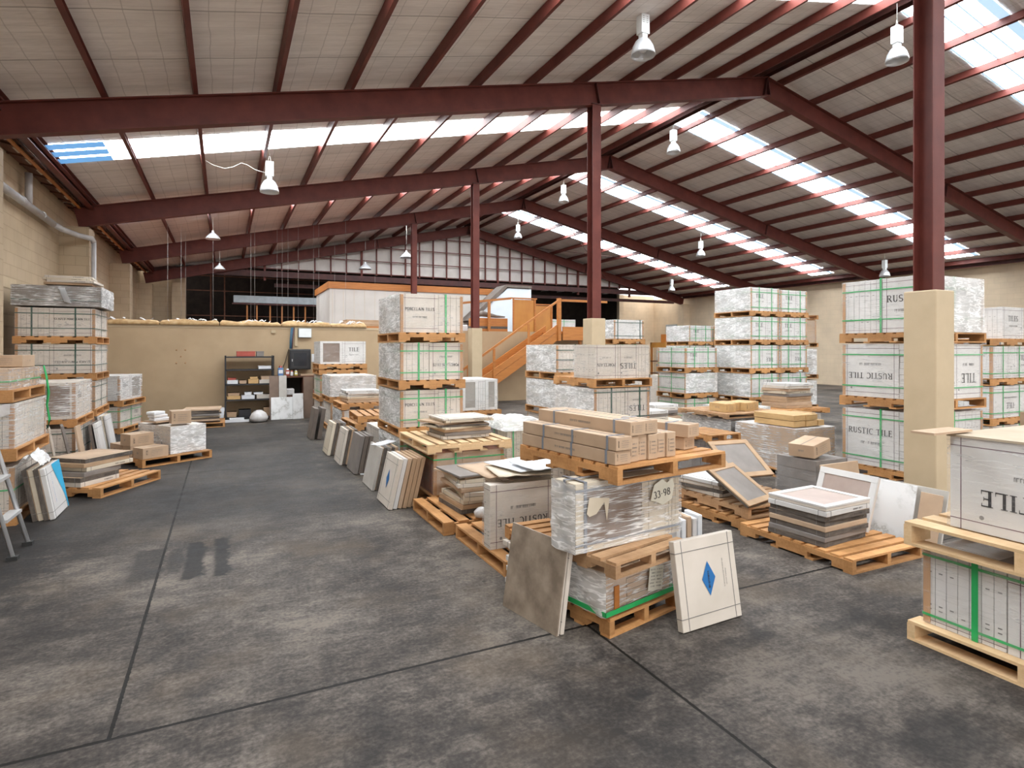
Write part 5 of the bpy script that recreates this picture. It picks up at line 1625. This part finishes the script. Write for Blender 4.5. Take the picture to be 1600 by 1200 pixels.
# tallest pair R
gb = dict(strap='strap_green', vs=(.3, .75), hs=(.15, .8))
for j, (x0, nm) in enumerate(((10.1, 'the tallest right stack, left of the pair'), (11.0, 'the tallest right stack, right of the pair'))):
    stack('', x0, 9.2, .84, 1.0, [0, .5, 1.12, 1.735, 2.35], [
        dict(front=(('face', 1, 'TILE'),), left=(('edges', 1),), **gb),
        dict(front=(('edges', .4), ('face', .6, 'TILE')), left=(('edges', 1),), crumple=('L',), mat='carton_bright', **gb),
        dict(front=(('edges', .35), ('face', .65, 'TILE', True)), left=(('edges', 1),), crumple=('L',), mat='carton_bright', **gb),
        dict(front=(('face', .6, 'TILE'), ('edges', .4)), left=(('edges', 1),), crumple=('L',), mat='carton_bright', **gb),
        dict(front=(('face', .65, 'TILE'), ('edges', .35)), left=(('edges', 1),), h=.50 - .02 * j, crumple=('L',), mat='carton_bright', **gb)], 'A', nm)
# U stack turned towards the door
stack('', 14.0, 11.7, .9, .9, [0, .83, 1.70, 2.46], [
    dict(front=(('layers', 1, 9),), h=.66, crumple=('F',), mat='carton_cream', **gb), dict(front=(('layers', 1, 9),), h=.70, crumple=('F',), mat='carton_kraft', **gb),
    dict(front=(('brown', .5), ('layers', .5, 4)), h=.62, mat='carton_kraft', desc='load of brown cartons'), None], 'B', 'the turned stack left of RUSTIC TILE', yaw=-42)
for i, (a, b, h_) in enumerate(((.05, .1, .05), (.5, .2, .1))):
    m = MB(); m.box(0, .12, 0, .1, 0, h_, 'carton_brown')
    tag(m.build('wood_offcut', None, T(14.0, 11.7, 2.576) @ RZ(-42) @ T(a, b, 0)), ('flat' if i == 0 else 'upright') + ' brown offcut on the top pallet of the turned stack', 'offcut')
# V
load(9.55, 7.95, .001, 1.1, .8, .375, 'low load under the pallet of stone packs before the tallest pair', front=(('edges', 1),), left=(('edges', 1),), corners=False)
pallet(9.4, 7.9, .38, 1.45, .9, 'A', 'wide wooden pallet of stone packs before the tallest pair', 0, .1)
z = flat_pile(9.85, 8.1, .482, 4, .72, .6, .055, 'red-brown pack # of the lower pile before the tallest pair', ('brown', 'kraft', 'brown'), 0, .01, 2, 51)
flat_pile(9.85, 8.1, z + .001, 5, .72, .6, .05, 'pale pack # of the splayed pile before the tallest pair', ('grey', 'cream', 'kraft', 'white', 'bright'), 0, .04, 6, 52)
m = MB(); m.box(0, .3, 0, .25, 0, .1, 'grey_blue'); tag(m.build('blue_box', None, T(9.0, 8.2, .001)), 'blue-grey box on the floor before the tallest pair', 'box')

# T loads
stack('', 6.40, 5.13, .74, .95, [0], [dict(front=(('layers', 1, 7),), left=(('layers', .5, 6), ('brown', .5)), mat='carton_kraft', h=.53, corners=False, wrap='film_creased', top_mat='foil_white', desc='big film-wrapped load of brown cartons')], 'A', 'a pallet behind the tilted frames')
rnd = random.Random(5)
for i in range(2):
    for j in range(5):
        if i == 1 and j == 4: continue
        carton(T(6.46 + j * .115, 5.2 + .01 * (j % 2), .656 + .078 * i) @ RZ(rnd.uniform(-1, 1)), .11, .62, .072, 'yellow-brown small carton on the big wrapped load, %s layer, %s from the left' % (('lower', 'upper')[i], ORD[j]), 'carton_yellow', printed=False, name='small_carton')
carton(T(7.04, 5.4, .656) @ RZ(4), .10, .3, .14, 'yellow carton standing alone at the right of the big wrapped load', 'carton_yellow', printed=False)
stack('', 6.42, 6.2, .86, .95, [0], [dict(front=(('layers', 1, 7),), left=(('layers', 1, 7),), mat='tile_grey', h=.53, corners=False, wrap='film_creased', crumple=('L',), top_mat='tile_grey', desc='grey film-wrapped load')], 'A', 'a pallet behind the big brown wrapped load')
pallet(6.3, 6.15, .67, 1.1, 1.0, 'B', 'reddish pallet under yellow cartons on the grey wrapped load', 0, .07, 'pallet_old', 9)
for j in range(4):
    carton(T(6.42 + j * .2, 6.3 + .1 * (j % 2), .743) @ RZ(-4 + 3 * j), .19, .34, .12, 'yellow-brown carton in the row on the reddish pallet, %s from the left' % ORD[j], 'carton_yellow')
m = MB(); m.box(0, .5, 0, .4, 0, .03, 'edge_dark'); tag(m.build('flat_board', None, T(7.0, 6.75, .743)), 'dark flat board behind the yellow cartons on the reddish pallet', 'board')
# T0 open red-brown box with a green sticker
o = load(5.86, 7.2, .001, .70, .8, .52, 'low red-brown load with a green sticker and cardboard lid', front=(('brown', .5), ('plain', .5)), left=(('layers', 1, 3),), mat='carton_red', corners=False, wrap='film_creased', lid='carton_cream')
m = MB(); m.tube([(.42, -.03, .40), (.42, -.026, .40)], .035, 'plastic_green', 14); m.build('green_sticker', o)
flat_pile(5.9, 7.35, .53, 3, .42, .4, .05, 'grey-white pack # on the cardboard lid of the red-brown load', ('white', 'grey', 'bright'), 3, .02, 4, 55)
pallet(5.05, 5.2, .56, .5, .6, 'B', 'small pallet end jutting out behind the long cartons', 0, .09)
load(5.1, 5.25, .001, .42, .5, .55, 'narrow grey load under the small pallet end', front=(('edges', 1),), left=(('edges', 1),), corners=False, mat='tile_grey')

# ================================================================ RIGHT FOREGROUND
# RUSTIC TILE tower
stack('', 6.82, 3.86, 1.14, .93, [.165, .97, 1.72], [
    dict(desc='load lettered RUSTIC TILE, upright letters', left=(('face', .72, RT_), ('layers', .28, 9)), front=(('edges', 1),), h=.66, crumple=(), mat='carton_bright', strap='strap_green', vs=(.5,), hs=(.15, .85)),
    dict(desc='load with RUSTIC TILE upside down', left=(('face', .72, RT_, True), ('layers', .28, 9)), front=(('layers', .5, 12), ('face', .5, 'TILE', True)), h=.62, mat='carton_bright', strap='strap_green', hs=(.2, .8)),
    dict(desc='crinkled film-covered load lettered RUSTIC', left=(('edges', .52), ('face', .48, 'RUSTIC')), front=(('edges', 1),), h=.62, crumple=('F',), mat='carton_bright', strap='strap_green', vs=(.5,), hs=(.25, .8))],
    'B', 'the RUSTIC TILE tower behind the nearest column', nb=9)
load(6.84, 3.88, .001, 1.1, .89, .155, 'low green-strapped base load under the RUSTIC TILE tower', left=(('edges', .6), ('face', .4, None)), front=(('edges', 1),), h=.155, mat='carton_bright', strap='strap_green', hs=(.5,), corners=False) if False else None
load(6.84, 3.88, .001, 1.1, .89, .16, 'low green-strapped base load under the RUSTIC TILE tower', left=(('edges', .6), ('plain', .4)), front=(('edges', 1),), mat='carton_bright', strap='strap_green', hs=(.5,), corners=False)
# X stack at the right edge
stack('', 11.0, 5.2, 1.1, 1.0, [0, .42, 1.06, 1.70], [
    dict(front=(('edges', 1),), **gb), dict(front=(('face', 1, 'TILE', True),), mat='carton_bright', **gb), dict(front=(('edges', .7), ('face', .3, 'TILE')), mat='carton_bright', **gb), None], 'A', 'the stack at the right edge beyond RUSTIC TILE')
load(11.42, 5.25, 1.816, .66, .9, .52, 'bright white load topping the stack at the right edge', front=(('face', 1, 'TILES'),), mat='carton_bright', corners=False)
load(13.2, 6.5, .001, .9, .9, 1.9, 'dark grey tall load glimpsed right of the RUSTIC TILE tower', left=(('layers', 1, 9),), mat='tile_grey', corners=False)

# Z block, nearest at the right
pallet(3.50, .98, 0, 1.12, 1.09, 'A', 'pale wooden floor pallet at the right edge, nearest the camera', 0, .11, 'pallet_pale', 7)
load(3.56, 1.02, .111, 1.0, .99, .415, 'green-strapped load of edge-on cartons at the right edge, nearest the camera', left=(('edges', .40, 7), ('face', .60, 'RUSTIC')), front=(('edges', 1),), mat='carton_bright', strap='strap_green', vs=(), hs=(.12, .92), wrap='film_clear', seed=2)
m = MB(); m.box(-.012, -.009, .72, .75, 0, .43, 'strap_green'); m.build('strap', [o for o in bpy.data.objects if o.get('label', '').startswith('green-strapped load of edge-on cartons')][0])
pallet(3.47, .98, .545, 1.12, 1.09, 'A', 'pale wooden pallet between the two loads at the right edge', 0, .13, 'pallet_pale', 7)
load(3.60, .95, .677, 1.0, .95, .50, 'white load with RUSTIC TILE upside down at the right edge', left=(('face', 1, RT_, True),), front=(('edges', 1),), mat='carton_bright', corners=False, lid='lid_cream', wrap='film_clear', seed=6)
m = MB(); m.box(0, .36, 0, .12, 0, .012, 'carton_kraft')
tag(m.build('cardboard_flap', None, T(3.38, 1.86, 1.19)), 'narrow brown cardboard strip jutting over the edge of the RUSTIC TILE load at right', 'cardboard')
m = MB(); m.box(0, .30, 0, .3, 0, .008, 'tile_grey'); tag(m.build('grey_sheet', None, T(3.6, 1.4, .529)), 'grey sheet lying on the nearest right load', 'sheet')
carton(T(8.2, 3.1, 0), .5, .5, .93, 'plain brown carton stood tall beyond the right edge block', 'carton_kraft', printed=False)
carton(T(8.75, 3.05, 0), .7, .5, .85, 'yellow-brown carton beyond the right edge block', 'carton_yellow', printed=False)
# marble slab, brown board against the column
tile_pack(leanM(5.14, 3.72, .70, .50, .02, 14, '+X', 0) , .70, .50, .02, 'marble', 'large white marble slab leaning before the nearest column')
tile_pack(leanM(5.18, 3.70, .90, .50, .025, 14, '+X', 0) , .90, .50, .025, 'greytile', 'grey slab leaning just behind the white marble slab')
tile_pack(leanM(5.13, 2.98, .17, .47, .015, 14, '+X', 0), .17, .47, .015, 'kraft', 'brown cardboard board leaning right of the marble slab')

# pallet with frames piled
pallet(4.12, 2.82, 0, .86, 1.05, 'B', 'long wooden floor pallet under the pile of framed tile packs', 0, .11, 'pallet_wood', 10)
z = flat_pile(4.17, 3.08, .112, 6, .56, .50, .038, 'dirty framed tile pack # of the dark part of the framed pile', ('dirty', 'grey', 'dirty', 'kraft', 'dirty', 'dirty'), 3, .012, 2.5, 61)
flat_pile(4.16, 3.06, z + .001, 1, .58, .52, .04, 'white-edged tile pack under the open framed one', ('bright',), 3, .004, 1, 62)
tile_pack(T(4.16, 3.06, z + .044) @ RZ(3), .58, .52, .04, 'openwhite', 'white open-framed tile pack on top of the framed pile')
tile_pack(T(0, 0, .114) @ leanM(4.83, 3.70, .54, .47, .04, 20, '+X', 0) , .54, .47, .04, 'openwhite', 'white framed tile pack tilted against the right of the framed pile')
pallet(4.22, 3.9, 0, .88, 1.0, 'B', 'lower wooden pallet of the pair under tilted brown frames', 4, .105, 'pallet_wood', 9)
pallet(4.25, 3.9, .107, .86, .98, 'B', 'upper wooden pallet of the pair under tilted brown frames', 1, .105, 'pallet_old', 9)
flat_pile(4.29, 4.28, .214, 4, .40, .5, .035, 'white-edged tile pack # at the left of the tilted brown frames', ('white', 'dirty', 'white', 'bright', 'cream'), 6, .02, 5, 64)
tile_pack(T(4.75, 4.06, .24) @ RZ(12) @ RX(0) @ RY(-26) @ T(0, 0, 0), .52, .46, .035, 'open', 'brown open-framed tile pack tilted on the pallet pair, front one') if False else None
tile_pack(T(4.20, 3.86, .222) @ RZ(15) @ RX(33), .47, .50, .035, 'open', 'brown open-framed tile pack tilted on the pallet pair, front one')
tile_pack(T(4.50, 4.32, .36) @ RZ(-6) @ RX(36), .50, .50, .035, 'open', 'brown open-framed tile pack tilted on the pallet pair, rear one')
# board and carton behind
tile_pack(leanM(5.32, 3.92, .42, .50, .03, 8, '+Y', 0), .55, .5, .03, 'kraft', 'brown-faced board leaning behind the framed pile')
load(5.62, 4.25, .001, .5, .5, .46, 'low film-covered grey load under the lone brown carton', front=(('layers', 1, 4),), left=(('layers', 1, 4),), corners=False, mat='tile_grey', top_mat='tile_grey')
carton(T(5.66, 4.3, .475) @ RZ(12) @ RY(-8), .38, .28, .14, 'lone brown printed carton perched before the RUSTIC TILE tower')
for i in range(5):
    m = MB(); m.box(0, .045, 0, .2, 0, .22 - .02 * (i % 2), ('foil_white', 'paper_white', 'carton_kraft')[i % 3])
    tag(bevel(m.build('small_parcel', None, T(3.42 + i * .06, 3.9, .001) @ RZ(-6)), .008), 'small upright parcel behind the centre block, %s from the left' % ORD[i], 'parcel')

# ================================================================ STORAGE DECK AND STAIRS
o = thing('timber_stairs', 'orange timber staircase with handrails rising to the storage deck', 'stairs', T(0, 0, 0))
x0, x1, z1 = 5.95, 9.35, 2.2
sl = z1 / (x1 - x0)
for y in (16.1, 16.85):
    m = MB(); m.prism([(x0, 0), (x0 + .40, 0), (x1, z1 - .30), (x1, z1 - .03), (x0, .05 - .0)], y, y + .045, 'timber_orange'); m.build('stringer', o)
    m = MB(); m.prism([(x0, .07), (x1, z1 - .01), (x1, z1 + .20), (x0, .28)], y - .02, y + .03, 'timber_orange'); m.build('edge_plank', o)
for i in range(11):
    z = .2 * i + .18
    xx = x0 + (z) / sl - .1
    m = MB(); m.box(xx, xx + .27, 16.15, 16.845, z - .035, z, 'timber_orange'); m.build('tread', o)
for y in (16.08,):
    for f in (.12, .36, .70):
        m = MB(); xx = x0 + (x1 - x0) * f; zz = z1 * f
        m.box(xx - .035, xx + .035, y - .035, y, zz - .1, zz + .86, 'timber_orange'); m.build('baluster_post', o)
    m = MB(); m.prism([(x0 - .2, .72), (x1 + .05, z1 + .95), (x1 + .05, z1 + 1.02), (x0 - .2, .80)], y - .07, y - .035, 'timber_orange'); m.build('handrail', o)
m = MB(); m.box(x1, x1 + .11, 16.03, 16.14, 1.9, z1 + 1.03, 'timber_orange'); m.build('newel_post', o)
o = thing('stair_landing', 'orange timber landing at the head of the staircase', 'landing', T(0, 0, 0))
m = MB(); m.box(9.52, 11.2, 16.15, 17.09, 2.12, 2.2, 'timber_orange'); m.build('deck', o)
m = MB(); m.box(9.52, 11.2, 16.03, 16.075, 1.92, 2.34, 'timber_orange'); m.build('fascia_board', o)
for f in (10.2, 11.1):
    m = MB(); m.box(f, f + .08, 16.15, 16.23, 0, 2.12, 'timber_orange'); m.build('support_post', o)
m = MB(); m.box(9.48, 11.2, 16.05, 16.1, 3.13, 3.2, 'timber_orange'); m.build('handrail', o)
def frame_panel(x0, x1, y, z0, z1, label):
    o = thing('plywood_guard', label, 'plywood panel', T(x0, y, z0))
    m = MB(); m.box(.03, x1 - x0 - .03, 0, .02, 0, z1 - z0 - .02, 'plywood'); m.build('sheet', o)
    for a in (0, x1 - x0 - .05):
        m = MB(); m.box(a, a + .05, -.03, 0, 0, z1 - z0, 'timber_orange'); m.build('frame_post', o)
    m = MB(); m.box(-.04, x1 - x0 + .04, -.04, .04, z1 - z0, z1 - z0 + .04, 'timber_orange'); m.build('cap_rail', o)
frame_panel(8.38, 9.22, 17.3, 2.2, 3.27, 'orange plywood guard panel left of the stair head')
frame_panel(9.35, 10.25, 18.0, 2.2, 3.15, 'orange plywood guard panel behind the stair head')
o = thing('deck_railing', 'timber railing on the storage deck left of the plywood guard', 'railing', T(0, 17.35, 2.2))
m = MB(); m.prism([(6.15, .78), (8.36, 1.05), (8.36, 1.12), (6.15, .85)], 0, .05, 'timber_orange'); m.build('top_rail', o)
for a, h_ in ((6.2, .8), (7.55, .95)):
    m = MB(); m.box(a, a + .08, 0, .06, 0, h_, 'timber_orange'); m.build('railing_post', o)
# junk on the deck
for i, (a, b, w_, h_, mt, lb) in enumerate(((7.0, 17.5, 1.3, .09, 'timber_orange', 'lowest orange timber board of the deck stack'), (7.05, 17.5, 1.25, .08, 'edge_dark', 'dark board in the middle of the deck timber stack'), (7.1, 17.5, 1.2, .26, 'timber_orange', 'deep orange timber beam on the deck stack'))):
    m = MB(); m.box(0, w_, 0, .4, 0, h_, mt); tag(m.build('timber_board', None, T(a, b, 2.202 + (0, .092, .174)[i])), lb, 'timber')
m = MB(); m.tube([(0, 0, .08), (.2, .02, .14), (.42, 0, .10), (.7, .02, .06), (1.0, 0, .05)], [.05, .1, .08, .05, .02], 'tile_dark', 10)
tag(m.build('rolled_sheet', None, T(7.25, 17.6, 2.64)), 'dark rolled sheet and bags lying on the deck timber', 'rolled sheet')
m = MB(); m.box(0, .55, 0, .4, 0, .2, 'foil_white'); tag(bevel(m.build('white_crate', None, T(6.35, 17.45, 2.202) @ RY(0)), .03, 2), 'white crate leaning at the middle column on the deck', 'crate')
m = MB(); m.lathe([(0, 0), (.24, .02), (.27, .14), (.18, .26), (0, .3)], 'black_metal', 14); tag(m.build('black_bag', None, T(5.9, 17.8, 2.201)), 'black bag on the deck left of the middle column', 'bag')
m = MB(); m.box(0, .5, 0, .03, 0, .55, 'hut_white'); tag(m.build('insulation_board', None, T(5.85, 18.3, 2.201)), 'pale blue panel standing on the deck behind the black bag', 'panel')
for i in range(4):
    m = MB(); m.box(0, 1.15 - .05 * i, 0, .5, 0, .055, ('timber_orange', 'carton_brown', 'carton_kraft', 'carton_brown')[i])
    tag(m.build('scrap_board', None, T(2.75 + .06 * i, 16.17, 2.202 + .058 * i + (0 if i == 0 else .0)) @ RZ(2 * i - 3)), 'brown board in the scrap pile on the partition, %s from the bottom' % ORD[i], 'board')
for i, (a, mt) in enumerate(((10.9, 'carton_bright'), (12.0, 'carton_bright'))):
    load(a - 1.0, 19.3, 2.201, 1.0, .9, .55, 'white wrapped load on the deck behind the stair head, %s one' % ('left', 'right')[i], mat=mt, corners=False, strap='strap_green', vs=(.5,), hs=(.85,))
# far goods by the right wall
FX = [('crate', 'dark orange crate on the far racking, left one', 20.2, 23.8, 2.05, .55, .4, .42, 'timber_orange'), ('crate', 'orange crate on the far racking, right one', 20.9, 23.8, 1.98, .5, .4, .5, 'plywood'),
      ('storage_box', 'pale box under the orange crate on the far racking', 21.0, 23.2, 1.98, .4, .3, .34, 'carton_kraft'), ('storage_box', 'red flat box on the far racking', 20.0, 23.2, 1.98, .8, .3, .1, 'plastic_red')]
o = thing('storage_rack', 'timber storage rack with goods at the far right of the hall', 'rack', T(19.6, 23.0, 0))
for a in (0, 2.2):
    for b in (0, 1.2):
        m = MB(); m.box(a, a + .08, b, b + .08, 0, 1.97, 'timber_orange'); m.build('upright', o)
for z in (.4, 1.0, 1.72):
    m = MB(); m.box(0, 2.28, -.02, 1.3, z, z + (.05 if z < 1.5 else .25), 'plywood' if z > 1.5 else 'timber_dark'); m.build('rack_shelf', o)
for (nm, lb, x, y, z, w_, d_, h_, mt) in FX:
    m = MB(); m.box(0, w_, 0, d_, 0, h_, mt); tag(bevel(m.build(nm, None, T(x, y, 1.972 if z > 1.9 else z)), .01), lb, nm.replace('_', ' '))
load(19.75, 23.1, 1.052, .95, .9, .55, 'grey-windowed load on the far racking', front=(('wing', 1),), corners=False, mat='carton_white')
load(20.8, 23.1, 1.052, .95, .9, .45, 'white load right of the windowed one on the far racking', corners=False, mat='carton_bright')
load(19.75, 23.1, .452, 1.9, .9, .42, 'blue-grey load on the lower shelf of the far racking', front=(('plain', 1),), corners=False, mat='grey_blue')
load(9.6, 11.2, .001, .75, .7, 1.0, 'cream boxed load beyond the middle column', front=(('plain', 1),), corners=False, mat='carton_white')
flat_pile(7.05, 8.6, .36, 5, .6, .5, .05, 'grey-white flat pack # beyond the red-brown load', ('kraft', 'white', 'grey', 'white', 'bright'), 3, .02, 4, 71)
load(7.05, 8.6, .001, .6, .5, .35, 'low load under the grey-white flat packs', corners=False)
load(8.0, 7.6, .001, .8, .8, .62, 'small white wrapped load before the far white stack', front=(('edges', 1),), corners=False, mat='carton_bright', crumple=('F',))
tile_pack(leanM(24.0, 27.1, .9, 1.1, .05, 6, '+X', 0), .9, 1.1, .05, 'pale', 'pale grey panel leaning on the far right wall', name='wall_panel', cat='panel') if False else None
m = MB(); m.box(0, .05, 0, 1.0, 0, 1.25, 'grey_blue'); tag(bevel(m.build('notice_board', None, T(24.845, 28.3, 1.9)), .01), 'grey panel fixed on the far right wall beside a pier', 'panel')
